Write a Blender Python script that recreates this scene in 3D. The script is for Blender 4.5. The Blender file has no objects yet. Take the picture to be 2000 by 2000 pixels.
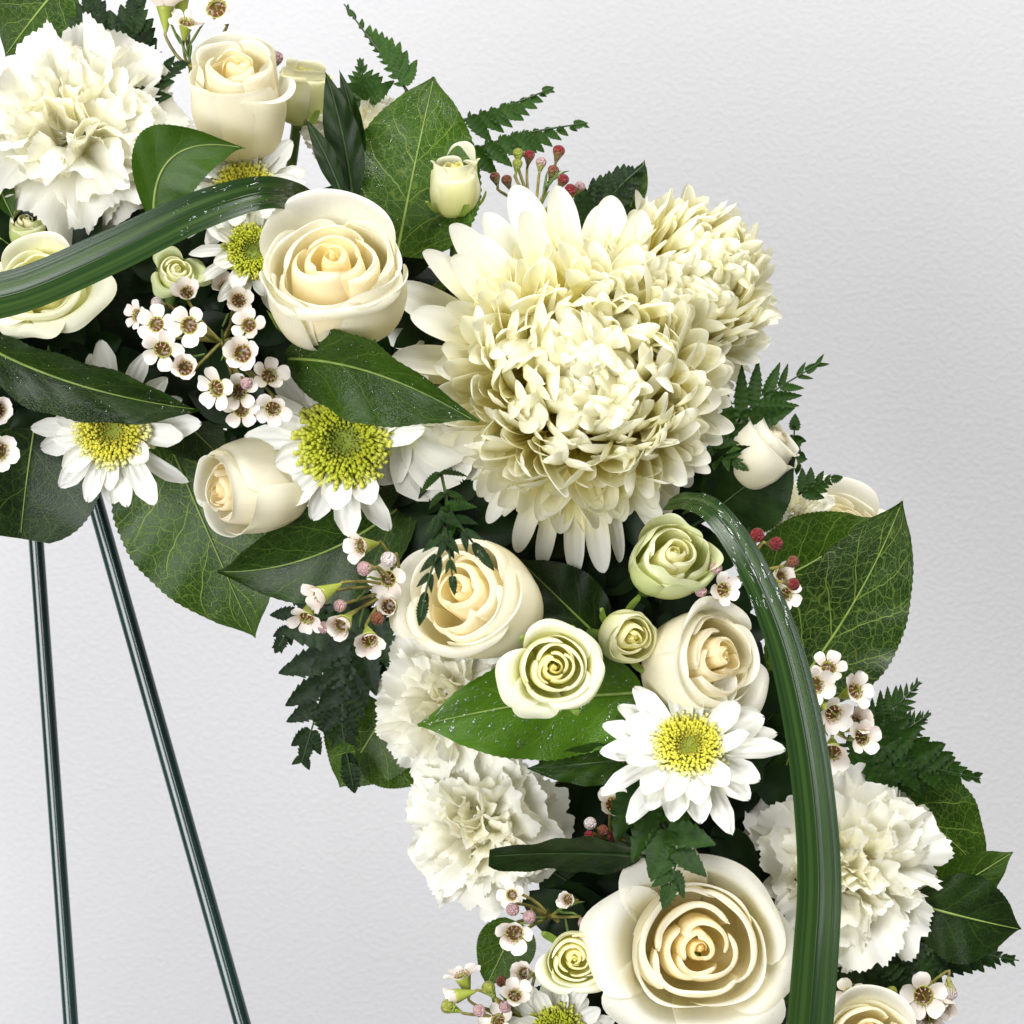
import bpy, math, random
import numpy as np
from mathutils import Vector, Matrix

rng = np.random.default_rng(11)
PI = math.pi
SC = bpy.context.scene
COL = SC.collection

# ------------------------------------------------------------------ camera, light, exposure
CAMD = 0.80          # metres from the camera to the plane of the wreath ring
PPM = 4650.0         # photo pixels per metre on that plane
cam_d = bpy.data.cameras.new('camera')
cam = bpy.data.objects.new('camera', cam_d); COL.objects.link(cam)
cam.location = (0, -CAMD, 0); cam.rotation_euler = (PI / 2, 0, 0)
cam_d.sensor_width = 36; cam_d.sensor_fit = 'HORIZONTAL'
cam_d.lens = 36 * CAMD / (2000 / PPM)
cam_d.clip_start = 0.01; cam_d.clip_end = 50
cam_d.dof.use_dof = True; cam_d.dof.focus_distance = CAMD - 0.055; cam_d.dof.aperture_fstop = 24
SC.camera = cam

W = bpy.data.worlds.new('World'); SC.world = W; W.use_nodes = True
W.node_tree.nodes['Background'].inputs[0].default_value = (1.0, 0.985, 0.97, 1)
W.node_tree.nodes['Background'].inputs[1].default_value = 0.25

def area(name, loc, aim, size, watts, col):
    d = bpy.data.lights.new(name, 'AREA'); d.shape = 'SQUARE'; d.size = size; d.energy = watts; d.color = col
    o = bpy.data.objects.new(name, d); COL.objects.link(o); o.location = loc
    o.rotation_euler = (Vector(aim) - Vector(loc)).to_track_quat('-Z', 'Y').to_euler()
    return o
area('window_light', (0.62, -1.95, 2.75), (0.02, 0.0, -0.02), 1.7, 166, (1.0, 0.99, 0.97))
area('fill_light', (-1.3, -2.0, -0.35), (-0.25, 0.5, -0.3), 1.5, 80, (0.98, 0.985, 1.0))  # unseen fill lamp, added to even the wall and lift the lower left

SC.view_settings.view_transform = 'Standard'; SC.view_settings.look = 'None'
SC.view_settings.gamma = 1; SC.view_settings.exposure = 0.0; SC.view_settings.use_curve_mapping = False
SC.cycles.max_bounces = 10; SC.cycles.diffuse_bounces = 5; SC.cycles.transmission_bounces = 6
SC.cycles.transparent_max_bounces = 8

# ------------------------------------------------------------------ helpers
def P(px, py, d=0.0):
    """photo pixel at a depth of d millimetres in front of the ring plane -> point"""
    dm = d / 1000.0; s = (CAMD - dm) / CAMD
    return np.array([(px - 1000) / PPM * s, -dm, (1000 - py) / PPM * s])

def S(px, d=0.0):
    return px / PPM * (CAMD - d / 1000.0) / CAMD

def nrm(v):
    v = np.asarray(v, float); return v / (np.linalg.norm(v) + 1e-12)

def spline(cp, t):
    """Catmull-Rom through cp (n,k) at t in 0..1 (array)"""
    cp = np.asarray(cp, float); n = len(cp)
    t = np.clip(np.asarray(t, float), 0, 1) * (n - 1)
    i = np.minimum(t.astype(int), n - 2); f = (t - i)[..., None]
    e = np.vstack([2 * cp[0] - cp[1], cp, 2 * cp[-1] - cp[-2]])
    a, b, c, d = e[i], e[i + 1], e[i + 2], e[i + 3]
    return 0.5 * (2 * b + (c - a) * f + (2 * a - 5 * b + 4 * c - d) * f ** 2 + (3 * b - a - 3 * c + d) * f ** 3)

def mesh_arrays(name, verts, quads, uvs=None, mat=None, smooth=True):
    me = bpy.data.meshes.new(name)
    verts = np.asarray(verts, np.float32).reshape(-1, 3); quads = np.asarray(quads, np.int32)
    k = quads.shape[1]
    me.vertices.add(len(verts)); me.vertices.foreach_set('co', verts.ravel())
    me.loops.add(quads.size); me.loops.foreach_set('vertex_index', quads.ravel())
    me.polygons.add(len(quads)); me.polygons.foreach_set('loop_start', np.arange(0, quads.size, k, dtype=np.int32))
    if uvs is not None:
        l = me.uv_layers.new(name='UVMap')
        l.data.foreach_set('uv', np.asarray(uvs, np.float32).reshape(-1, 2)[quads.ravel()].ravel())
    me.update(calc_edges=True)
    me.polygons.foreach_set('use_smooth', np.full(len(quads), smooth))
    if mat: me.materials.append(mat)
    return me

def gridq(nv, nu, wrap=False, off=0):
    i, j = np.meshgrid(np.arange(nv - 1), np.arange(nu if wrap else nu - 1), indexing='ij')
    a = i * nu + j; b = i * nu + (j + 1) % nu; c = b + nu; d = a + nu
    return np.stack([a, b, c, d], -1).reshape(-1, 4) + off

def sheet(name, V, mat):
    """grid (nv,nu,3) -> mesh with uv = (u,v)"""
    nv, nu, _ = V.shape
    uu, vv = np.meshgrid(np.linspace(0, 1, nu), np.linspace(0, 1, nv))
    return mesh_arrays(name, V, gridq(nv, nu), np.stack([uu, vv], -1), mat)

def obj(name, me, parent=None, mtx=None, **props):
    o = bpy.data.objects.new(name, me); COL.objects.link(o)
    if parent is not None: o.parent = parent
    if mtx is not None: o.matrix_local = mtx
    for k, v in props.items(): o[k] = v
    return o

def empty(name, mtx, label, cat, group=None):
    o = bpy.data.objects.new(name, None); COL.objects.link(o); o.matrix_local = mtx
    o.empty_display_size = 0.01
    tag(o, label, cat, group); return o

def tag(o, label, cat, group=None, kind=None):
    o['label'] = label; o['category'] = cat
    if group: o['group'] = group
    if kind: o['kind'] = kind

def frames(pts):
    pts = np.asarray(pts); t = np.gradient(pts, axis=0); t /= np.linalg.norm(t, axis=1)[:, None] + 1e-12
    ref = np.array([0.31, 0.2, 0.93]);
    if abs(t[0] @ ref) > 0.9: ref = np.array([1., 0.1, 0])
    out = []; n = nrm(np.cross(t[0], ref))
    for k in range(len(pts)):
        n = nrm(n - t[k] * (n @ t[k])); out.append((n, np.cross(t[k], n)))
    return out

def tube_arrays(pts, rad, sides=8, off=0):
    pts = np.asarray(pts, float); rad = np.broadcast_to(rad, (len(pts),)); fr = frames(pts)
    a = np.arange(sides) / sides * 2 * PI
    V = np.array([p + r * (np.cos(a)[:, None] * n + np.sin(a)[:, None] * b) for p, r, (n, b) in zip(pts, rad, fr)])
    return V.reshape(-1, 3), gridq(len(pts), sides, True, off)

def tubes(name, paths, mat, sides=7):
    vs, qs, off = [], [], 0
    for pts, rad in paths:
        v, q = tube_arrays(pts, rad, sides, off); vs.append(v); qs.append(q); off += len(v)
    return mesh_arrays(name, np.vstack(vs), np.vstack(qs), None, mat)

def lathe(name, prof, mat, sides=14):
    prof = np.asarray(prof, float); a = np.arange(sides) / sides * 2 * PI
    V = np.stack([prof[:, 0:1] * np.cos(a), prof[:, 0:1] * np.sin(a), np.repeat(prof[:, 1:2], sides, 1)], -1)
    return mesh_arrays(name, V, gridq(len(prof), sides, True), None, mat)

def aim_matrix(pos, axis, size, spin=0.0):
    """local Z -> axis (right, up, toward camera); local Y as near picture-up as it can be"""
    z = nrm([axis[0], -axis[2], axis[1]]); y = np.array([0, 0, 1.0]) if abs(z[2]) < 0.999 else np.array([0, 1., 0])
    y = nrm(y - z * (y @ z)); x = np.cross(y, z)
    M = Matrix(np.array([[*r] for r in np.stack([x, y, z], 1)]).tolist()).to_4x4()
    return Matrix.Translation(pos.tolist()) @ M @ Matrix.Rotation(spin, 4, 'Z') @ Matrix.Scale(size, 4)

def basis(o, x, y, z, sx=1, sy=1, sz=1):
    m = np.eye(4); m[:3, 0] = np.array(x) * sx; m[:3, 1] = np.array(y) * sy; m[:3, 2] = np.array(z) * sz; m[:3, 3] = o
    return Matrix(m.tolist())

RC = P(150, 1750); RR = 1205 / PPM; RT = 0.043
def ring_point(p, depth=0.015):
    v = np.array([p[0] - RC[0], 0, p[2] - RC[2]]); n = nrm(v)
    return RC + n * RR + np.array([0, -depth, 0])

# ------------------------------------------------------------------ materials
def new_mat(name):
    m = bpy.data.materials.new(name); m.use_nodes = True; nt = m.node_tree; nt.nodes.clear(); return m, nt

class N:
    def __init__(s, nt): s.nt = nt
    def __call__(s, typ, ins=None, **kw):
        n = s.nt.nodes.new(typ)
        for k, v in kw.items(): setattr(n, k, v)
        for k, v in (ins or {}).items():
            if hasattr(v, 'node'): s.nt.links.new(v, n.inputs[k])
            else: n.inputs[k].default_value = v
        return n
    def math(s, op, a, b=0.0, c=0.0): return s('ShaderNodeMath', {0: a, 1: b, 2: c}, operation=op).outputs[0]
    def mix(s, f, a, b):
        n = s('ShaderNodeMix', data_type='RGBA')
        for k, v in ((0, f), (6, a), (7, b)):
            if hasattr(v, 'node'): s.nt.links.new(v, n.inputs[k])
            else: n.inputs[k].default_value = v
        return n.outputs[2]
    def mul(s, a, b):
        n = s('ShaderNodeMix', data_type='RGBA', blend_type='MULTIPLY')
        for k, v in ((0, 1.0), (6, a), (7, b)):
            if hasattr(v, 'node'): s.nt.links.new(v, n.inputs[k])
            else: n.inputs[k].default_value = v
        return n.outputs[2]
    def ramp(s, f, a, b, lo=0.0, hi=1.0):
        n = s('ShaderNodeMapRange', {0: f, 1: a, 2: b, 3: lo, 4: hi}, interpolation_type='SMOOTHSTEP'); return n.outputs[0]
    def prop(s, name): return s('ShaderNodeAttribute', attribute_type='OBJECT', attribute_name=name).outputs['Fac']

def c4(c): return (*c, 1.0)

def petal_material(name, tip, base, heart, trans=0.3, rough=0.45, bump=0.25, base_at=0.45, wet=0.0, speck=0.0, green=None):
    """tip colour towards the rim, base colour towards the claw, heart colour by the petal's own 'heart' value"""
    m, nt = new_mat(name); n = N(nt)
    uv = n('ShaderNodeUVMap', uv_map='UVMap').outputs[0]
    sep = n('ShaderNodeSeparateXYZ', {0: uv})
    h = n.prop('heart')
    v = sep.outputs[1]
    f = n.ramp(v, 0.0, base_at * 2)
    noise = n('ShaderNodeTexNoise', {'Vector': n('ShaderNodeVectorMath', {0: uv, 1: (5, 2.2, 1)}, operation='MULTIPLY').outputs[0], 'Scale': 1.6, 'Detail': 3.0})
    f2 = n.math('ADD', f, n.math('MULTIPLY', n.math('SUBTRACT', noise.outputs[0], 0.5), 0.35))
    col = n.mix(n.ramp(f2, 0.0, 1.0), c4(base), c4(tip))
    hc = n.mix(n.ramp(v, 0.80, 0.99), c4(heart), n.mix(0.75, c4(heart), c4(tip)))  # rim paled in the colour, as if the thin edge caught light
    col = n.mix(h, col, hc)
    if green is not None:
        col = n.mix(n.prop('green'), col, c4(green))
    fibre = n('ShaderNodeTexNoise', {'Vector': n('ShaderNodeVectorMath', {0: uv, 1: (46, 2.5, 1)}, operation='MULTIPLY').outputs[0], 'Scale': 1.0, 'Detail': 2.0})
    col = n.mix(n.math('MULTIPLY', n.ramp(fibre.outputs[0], 0.52, 0.75), 0.18), col, n.mul(col, (0.86, 0.87, 0.74, 1)))
    geo = n('ShaderNodeTexCoord').outputs['Object']
    ht = n.math('MULTIPLY', fibre.outputs[0], 0.5)
    bn = n('ShaderNodeBump', {'Strength': bump, 'Distance': 0.0006, 'Height': ht})
    p = n('ShaderNodeBsdfPrincipled', {'Base Color': col, 'Roughness': rough, 'Normal': bn.outputs[0], 'Specular IOR Level': 0.35})
    t = n('ShaderNodeBsdfTranslucent', {'Color': n.mul(col, (1.0, 0.985, 0.82, 1)), 'Normal': bn.outputs[0]})
    mx = n('ShaderNodeMixShader', {0: trans, 1: p.outputs[0], 2: t.outputs[0]})
    out = n('ShaderNodeOutputMaterial', {'Surface': mx.outputs[0]})
    return m

MAT = {}
MAT['rose'] = petal_material('rose_petal', (0.92, 0.90, 0.82), (0.91, 0.86, 0.65), (0.98, 0.87, 0.58), trans=0.48)
MAT['spray'] = petal_material('spray_rose_petal', (0.91, 0.90, 0.72), (0.80, 0.81, 0.34), (0.94, 0.88, 0.42), trans=0.42, green=(0.42, 0.52, 0.13))
MAT['carnation'] = petal_material('carnation_petal', (0.93, 0.925, 0.89), (0.91, 0.89, 0.68), (0.93, 0.90, 0.72), trans=0.45, bump=0.35, base_at=0.3)
MAT['mum'] = petal_material('chrysanthemum_petal', (0.96, 0.955, 0.90), (0.95, 0.86, 0.24), (0.95, 0.91, 0.55), trans=0.45, bump=0.35, base_at=0.46)
MAT['daisy'] = petal_material('daisy_petal', (0.85, 0.85, 0.81), (0.74, 0.77, 0.45), (0.8, 0.78, 0.4), trans=0.3, bump=0.55, base_at=0.2)
MAT['wax'] = petal_material('waxflower_petal', (0.89, 0.86, 0.81), (0.84, 0.77, 0.68), (0.72, 0.46, 0.50), trans=0.25, bump=0.1)

def simple(name, col, rough=0.5, col2=None, scale=60, bump=0.0, trans=0.0, spec=0.4, bscale=None, stretch=(1, 1, 1), metal=0.0, coat=0.0):
    m, nt = new_mat(name); n = N(nt)
    oc = n('ShaderNodeTexCoord').outputs['Object']
    geo = n('ShaderNodeVectorMath', {0: oc, 1: stretch}, operation='MULTIPLY').outputs[0]
    tx = n('ShaderNodeTexNoise', {'Vector': geo, 'Scale': scale, 'Detail': 4.0})
    c = n.mix(n.ramp(tx.outputs[0], 0.35, 0.65), c4(col), c4(col2 or col))
    kw = {'Base Color': c, 'Roughness': rough, 'Specular IOR Level': spec, 'Metallic': metal, 'Coat Weight': coat}
    if bump:
        b = n('ShaderNodeTexNoise', {'Vector': geo, 'Scale': bscale or scale * 3, 'Detail': 3.0})
        kw['Normal'] = n('ShaderNodeBump', {'Strength': bump, 'Distance': 0.001, 'Height': b.outputs[0]}).outputs[0]
    sh = n('ShaderNodeBsdfPrincipled', kw).outputs[0]
    if trans:
        sh = n('ShaderNodeMixShader', {0: trans, 1: sh, 2: n('ShaderNodeBsdfTranslucent', {'Color': c}).outputs[0]}).outputs[0]
    n('ShaderNodeOutputMaterial', {'Surface': sh}); return m

MAT['stem'] = simple('stem_green', (0.10, 0.17, 0.03), 0.45, (0.07, 0.12, 0.02), 400)
MAT['fern_stem'] = simple('fern_stem', (0.025, 0.055, 0.010), 0.4, (0.015, 0.035, 0.006), 300)
MAT['sepal'] = simple('sepal_green', (0.27, 0.38, 0.07), 0.5, (0.17, 0.27, 0.04), 120, bump=0.2, trans=0.25)
MAT['wax_cup'] = simple('waxflower_cup', (0.40, 0.45, 0.08), 0.35, (0.28, 0.34, 0.05), 300, trans=0.1)
MAT['wax_disc'] = simple('waxflower_disc', (0.10, 0.085, 0.012), 0.25, (0.13, 0.035, 0.02), 40)
MAT['wax_stem'] = simple('waxflower_stem', (0.25, 0.22, 0.05), 0.45, (0.14, 0.12, 0.03), 250)
MAT['stamen'] = simple('stamen', (0.62, 0.50, 0.32), 0.5, (0.32, 0.10, 0.05), 900)
MAT['disc'] = simple('daisy_disc', (0.20, 0.26, 0.015), 0.6, (0.12, 0.17, 0.01), 200)
def floret_material(name, mid, ring, rim):
    m, nt = new_mat(name); n = N(nt)
    oc = n('ShaderNodeTexCoord').outputs['Object']; sp = n('ShaderNodeSeparateXYZ', {0: oc})
    r = n.math('SQRT', n.math('ADD', n.math('POWER', sp.outputs[0], 2.0), n.math('POWER', sp.outputs[1], 2.0)))
    r = n.math('ADD', r, n.math('MULTIPLY', n.math('SUBTRACT', n('ShaderNodeTexNoise', {'Vector': oc, 'Scale': 9.0}).outputs[0], 0.5), 0.14))
    c = n.mix(n.ramp(r, 0.08, 0.24), c4(mid), c4(ring)); c = n.mix(n.ramp(r, 0.30, 0.46), c, c4(rim))
    p = n('ShaderNodeBsdfPrincipled', {'Base Color': c, 'Roughness': 0.5, 'Specular IOR Level': 0.3})
    t = n('ShaderNodeBsdfTranslucent', {'Color': c})
    n('ShaderNodeOutputMaterial', {'Surface': n('ShaderNodeMixShader', {0: 0.25, 1: p.outputs[0], 2: t.outputs[0]}).outputs[0]}); return m
MAT['floret'] = floret_material('daisy_floret', (0.20, 0.24, 0.02), (0.52, 0.56, 0.04), (0.66, 0.68, 0.12))
MAT['floret_yellow'] = floret_material('daisy_floret_yellow', (0.34, 0.30, 0.02), (0.74, 0.70, 0.08), (0.86, 0.85, 0.46))
MAT['foam'] = simple('ring_foam', (0.006, 0.012, 0.004), 0.8, (0.003, 0.006, 0.002), 90, bump=0.8, spec=0.1)  # foam colour taken near black so gaps between flowers look shaded
MAT['back_leaf'] = simple('shade_backing_leaf', (0.006, 0.018, 0.003), 0.45, (0.003, 0.009, 0.002), 60, bump=0.2, spec=0.12)  # leaf colour darkened to imitate deep shadow behind the flowers
MAT['steel'] = simple('easel_steel', (0.008, 0.032, 0.026), 0.22, (0.005, 0.022, 0.018), 30, spec=0.55, coat=0.3)
MAT['midrib'] = simple('leaf_midrib', (0.20, 0.28, 0.06), 0.45, (0.15, 0.22, 0.04), 200)

def bud_material(name, low, high):
    m, nt = new_mat(name); n = N(nt)
    z = n('ShaderNodeSeparateXYZ', {0: n('ShaderNodeTexCoord').outputs['Object']}).outputs[2]
    nz = n('ShaderNodeTexNoise', {'Vector': n('ShaderNodeTexCoord').outputs['Object'], 'Scale': 3.0})
    f = n.ramp(n.math('ADD', z, n.math('MULTIPLY', nz.outputs[0], 0.5)), -0.1, 0.75)
    c = n.mix(f, c4(low), c4(high))
    oc = n('ShaderNodeTexCoord').outputs['Object']
    blot = n('ShaderNodeTexNoise', {'Vector': oc, 'Scale': 4.5, 'Detail': 4.0}).outputs[0]
    c = n.mix(n.math('MULTIPLY', n.ramp(blot, 0.45, 0.7), 0.55), c, n.mul(c, (0.62, 0.55, 0.45, 1)))
    seam = n('ShaderNodeTexVoronoi', {'Vector': oc, 'Scale': 1.5}, feature='DISTANCE_TO_EDGE').outputs[0]
    bp = n('ShaderNodeBump', {'Strength': 0.6, 'Distance': 0.05, 'Height': n.math('ADD', n.ramp(seam, 0.0, 0.10), n.math('MULTIPLY', blot, 0.4))})
    p = n('ShaderNodeBsdfPrincipled', {'Base Color': c, 'Roughness': 0.36, 'Specular IOR Level': 0.4, 'Normal': bp.outputs[0]})
    n('ShaderNodeOutputMaterial', {'Surface': p.outputs[0]}); return m
MAT['bud_red'] = bud_material('bud_red', (0.20, 0.15, 0.04), (0.27, 0.030, 0.035))
MAT['bud_pink'] = bud_material('bud_pink', (0.42, 0.40, 0.12), (0.58, 0.37, 0.38))
MAT['bud_green'] = bud_material('bud_green', (0.28, 0.36, 0.04), (0.36, 0.40, 0.07))
MAT['bud_brown'] = bud_material('bud_brown', (0.20, 0.17, 0.05), (0.26, 0.09, 0.05))
MAT['bud_pale'] = bud_material('bud_pale', (0.50, 0.50, 0.18), (0.78, 0.68, 0.66))

def leaf_material(name, dark, light, vein, rough=0.3, trans=0.2, spec=0.23):
    m, nt = new_mat(name); n = N(nt)
    uv = n('ShaderNodeUVMap', uv_map='UVMap').outputs[0]
    oi = n('ShaderNodeObjectInfo').outputs['Random']
    sp = n('ShaderNodeSeparateXYZ', {0: uv})
    cu = n.math('SUBTRACT', sp.outputs[0], 0.5)            # -0.5..0.5 across
    U = n.math('ABSOLUTE', n.math('MULTIPLY', cu, 2.0)); V = sp.outputs[1]
    flat = n('ShaderNodeCombineXYZ', {0: n.math('MULTIPLY', cu, 0.75), 1: V, 2: n.math('MULTIPLY', oi, 37.0)}).outputs[0]
    warp = n('ShaderNodeTexNoise', {'Vector': flat, 'Scale': 6.0, 'Detail': 2.0})
    flat2 = n('ShaderNodeVectorMath', {0: flat, 1: n('ShaderNodeVectorMath', {0: warp.outputs[1], 'Scale': 0.09}, operation='SCALE').outputs[0]}, operation='ADD').outputs[0]
    def vor(scale, w):
        t = n('ShaderNodeTexVoronoi', {'Vector': flat2, 'Scale': scale}, feature='DISTANCE_TO_EDGE', voronoi_dimensions='3D')
        return n.math('SUBTRACT', 1.0, n.ramp(t.outputs[0], 0.0, w))
    v1 = vor(15, 0.055); v2 = vor(40, 0.08)
    q = n.math('SUBTRACT', V, n.math('MULTIPLY', n.math('POWER', U, 0.85), 0.34))
    q = n.math('ADD', q, n.math('MULTIPLY', warp.outputs[0], 0.10))
    fr = n.math('ABSOLUTE', n.math('SUBTRACT', n.math('FRACT', n.math('MULTIPLY', q, 4.6)), 0.5))
    side = n.math('MULTIPLY', n.math('SUBTRACT', 1.0, n.ramp(fr, 0.005, 0.026)), n.ramp(U, 1.0, 0.55, 0.3, 1.0))
    vs = n.prop('vein')
    mask = n.math('MULTIPLY', n.math('MAXIMUM', n.math('MAXIMUM', n.math('MULTIPLY', v1, 0.48), n.math('MULTIPLY', v2, 0.26)), side), vs)
    blotch = n('ShaderNodeTexNoise', {'Vector': flat, 'Scale': 4.0, 'Detail': 5.0, 'Roughness': 0.6})
    fine = n('ShaderNodeTexNoise', {'Vector': flat, 'Scale': 90.0, 'Detail': 2.0})
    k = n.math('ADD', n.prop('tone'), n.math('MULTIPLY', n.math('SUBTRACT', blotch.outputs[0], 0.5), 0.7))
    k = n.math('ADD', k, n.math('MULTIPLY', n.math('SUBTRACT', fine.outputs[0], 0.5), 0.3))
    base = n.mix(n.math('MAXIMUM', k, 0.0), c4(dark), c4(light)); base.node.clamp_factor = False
    col = n.mix(n.math('MULTIPLY', mask, 0.7), base, c4(vein))
    wetp = n.math('MULTIPLY', n.prop('wet'), n.ramp(n('ShaderNodeTexNoise', {'Vector': flat, 'Scale': 5.0, 'Detail': 2.0}).outputs[0], 0.40, 0.62))
    h = n.math('ADD', n.math('MULTIPLY', mask, -0.35), n.math('MULTIPLY', fine.outputs[0], n.math('ADD', n.math('MULTIPLY', wetp, 2.2), 0.35)))
    bn = n('ShaderNodeBump', {'Strength': 0.45, 'Distance': 0.0006, 'Height': h})
    rr = n.math('ADD', n.math('MULTIPLY', blotch.outputs[0], 0.25), n.math('SUBTRACT', rough - 0.12, n.math('MULTIPLY', wetp, 0.24)))
    p = n('ShaderNodeBsdfPrincipled', {'Base Color': col, 'Roughness': rr, 'Normal': bn.outputs[0], 'Specular IOR Level': spec})
    t = n('ShaderNodeBsdfTranslucent', {'Color': n.mul(col, (1.25, 1.5, 0.4, 1))})
    mx = n('ShaderNodeMixShader', {0: trans, 1: p.outputs[0], 2: t.outputs[0]})
    n('ShaderNodeOutputMaterial', {'Surface': mx.outputs[0]}); return m
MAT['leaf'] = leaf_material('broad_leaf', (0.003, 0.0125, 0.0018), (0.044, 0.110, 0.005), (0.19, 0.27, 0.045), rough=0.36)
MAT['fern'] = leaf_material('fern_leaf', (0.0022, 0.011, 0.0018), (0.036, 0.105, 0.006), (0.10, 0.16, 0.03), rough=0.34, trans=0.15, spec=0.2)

def grass_material():
    m, nt = new_mat('grass_blade'); n = N(nt)
    uv = n('ShaderNodeUVMap', uv_map='UVMap').outputs[0]
    a = n('ShaderNodeVectorMath', {0: uv, 1: (5, 0.6, 1)}, operation='MULTIPLY').outputs[0]
    b = n('ShaderNodeVectorMath', {0: uv, 1: (60, 1.2, 1)}, operation='MULTIPLY').outputs[0]
    t1 = n('ShaderNodeTexNoise', {'Vector': a, 'Scale': 1.0, 'Detail': 2.0})
    t2 = n('ShaderNodeTexNoise', {'Vector': b, 'Scale': 1.0, 'Detail': 3.0})
    c = n.mix(n.ramp(t1.outputs[0], 0.36, 0.68), (0.009, 0.028, 0.005, 1), (0.034, 0.074, 0.009, 1))
    c = n.mix(n.math('MULTIPLY', n.ramp(t2.outputs[0], 0.45, 0.7), 0.5), c, (0.012, 0.042, 0.014, 1))
    h = n.math('ADD', n.math('MULTIPLY', t2.outputs[0], 0.6), t1.outputs[0])
    bn = n('ShaderNodeBump', {'Strength': 0.30, 'Distance': 0.0006, 'Height': h})
    rr = n.ramp(t1.outputs[0], 0.3, 0.7, 0.16, 0.34)
    p = n('ShaderNodeBsdfPrincipled', {'Base Color': c, 'Roughness': rr, 'Normal': bn.outputs[0], 'Specular IOR Level': 0.45})
    t = n('ShaderNodeBsdfTranslucent', {'Color': n.mul(c, (1.3, 1.6, 0.5, 1))})
    mx = n('ShaderNodeMixShader', {0: 0.12, 1: p.outputs[0], 2: t.outputs[0]})
    n('ShaderNodeOutputMaterial', {'Surface': mx.outputs[0]}); return m
MAT['grass'] = grass_material()

def water_material():
    m, nt = new_mat('water'); n = N(nt)
    t = n('ShaderNodeBsdfTransparent', {'Color': (0.93, 0.95, 0.93, 1)}); g = n('ShaderNodeBsdfGlossy', {'Color': (1, 1, 1, 1), 'Roughness': 0.10})
    lw = n('ShaderNodeLayerWeight', {'Blend': 0.3}).outputs['Facing']
    f = n.math('ADD', n.math('MULTIPLY', n.math('POWER', lw, 3.0), 0.30), 0.045)
    n('ShaderNodeOutputMaterial', {'Surface': n('ShaderNodeMixShader', {0: f, 1: t.outputs[0], 2: g.outputs[0]}).outputs[0]}); return m
MAT['water'] = water_material()

def wall_material():
    m, nt = new_mat('painted_wall'); n = N(nt)
    oc = n('ShaderNodeTexCoord').outputs['Object']
    st = n('ShaderNodeVectorMath', {0: oc, 1: (1.0, 1.0, 1.2)}, operation='MULTIPLY').outputs[0]
    a = n('ShaderNodeTexNoise', {'Vector': st, 'Scale': 250.0, 'Detail': 2.0, 'Roughness': 0.45, 'Distortion': 0.3})
    b = n('ShaderNodeTexNoise', {'Vector': st, 'Scale': 95.0, 'Detail': 2.0})
    h = n.math('ADD', n.ramp(a.outputs[0], 0.35, 0.8), n.math('MULTIPLY', b.outputs[0], 0.35))
    bn = n('ShaderNodeBump', {'Strength': 0.17, 'Distance': 0.0020, 'Height': h})
    big = n('ShaderNodeTexNoise', {'Vector': oc, 'Scale': 3.0, 'Detail': 3.0})
    c = n.mix(big.outputs[0], (0.515, 0.517, 0.530, 1), (0.533, 0.534, 0.545, 1))
    p = n('ShaderNodeBsdfPrincipled', {'Base Color': c, 'Roughness': 0.75, 'Normal': bn.outputs[0], 'Specular IOR Level': 0.2})
    n('ShaderNodeOutputMaterial', {'Surface': p.outputs[0]}); return m
MAT['wall'] = wall_material()

# ------------------------------------------------------------------ wall, ring, easel
WALLY = 0.52
wv = np.array([[-1.6, WALLY, -1.3], [1.6, WALLY, -1.3], [1.6, WALLY, 1.3], [-1.6, WALLY, 1.3]])
wall = obj('wall', mesh_arrays('wall', wv, [[0, 1, 2, 3]], None, MAT['wall'], False)); wall['kind'] = 'structure'

def ring():
    nu, nv = 160, 20
    a = np.arange(nu) / nu * 2 * PI; b = np.arange(nv) / nv * 2 * PI
    A, B = np.meshgrid(a, b, indexing='ij')
    wob = RT * (1 + 0.06 * np.sin(A * 23 + 2 * np.sin(B * 3)) + 0.05 * np.sin(A * 41 + B * 5))
    r = RR + wob * np.cos(B); V = np.stack([r * np.cos(A), wob * np.sin(B) * 0.85, r * np.sin(A)], -1)
    i, j = np.meshgrid(np.arange(nu), np.arange(nv), indexing='ij')
    q = np.stack([i * nv + j, ((i + 1) % nu) * nv + j, ((i + 1) % nu) * nv + (j + 1) % nv, i * nv + (j + 1) % nv], -1).reshape(-1, 4)
    o = obj('wreath_ring', mesh_arrays('wreath_ring', V, q, None, MAT['foam'])); o.location = RC.tolist()
    tag(o, 'foam wreath ring coloured near black like the shaded gaps, almost hidden under the flowers and leaves', 'wreath ring')
ring()

def easel():
    root = empty('easel', Matrix.Translation(P(150, 900, -62).tolist()), 'dark green metal easel standing behind the wreath', 'easel')
    o = P(150, 900, -62)
    def leg(a, b, da, db, r):
        pts = np.linspace(P(*a, da), P(*b, db), 24) - o
        rr = np.full(24, r); 
        me = tubes('leg', [(pts, rr)], MAT['steel'], 20)
        l = obj('leg', me, root)
        # pressed groove line along the tube
        d = nrm(pts[-1] - pts[0]); side = nrm(np.cross(d, [0, 1, 0]))
        g = pts + np.array([0, -1, 0]) * r * 0.93 + side * r * (0.30)
        obj('rib', tubes('rib', [(g, np.full(24, r * 0.16))], MAT['steel'], 8), l)
    leg((58, 880), (160, 2300), -75, -75, 0.00345)
    leg((158, 880), (558, 2300), -58, -40, 0.00375)
    pts = np.linspace(P(20, 905, -66), P(215, 905, -66), 6) - o
    obj('crossbar', tubes('crossbar', [(pts, np.full(6, 0.003))], MAT['steel'], 12), root)
easel()

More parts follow.
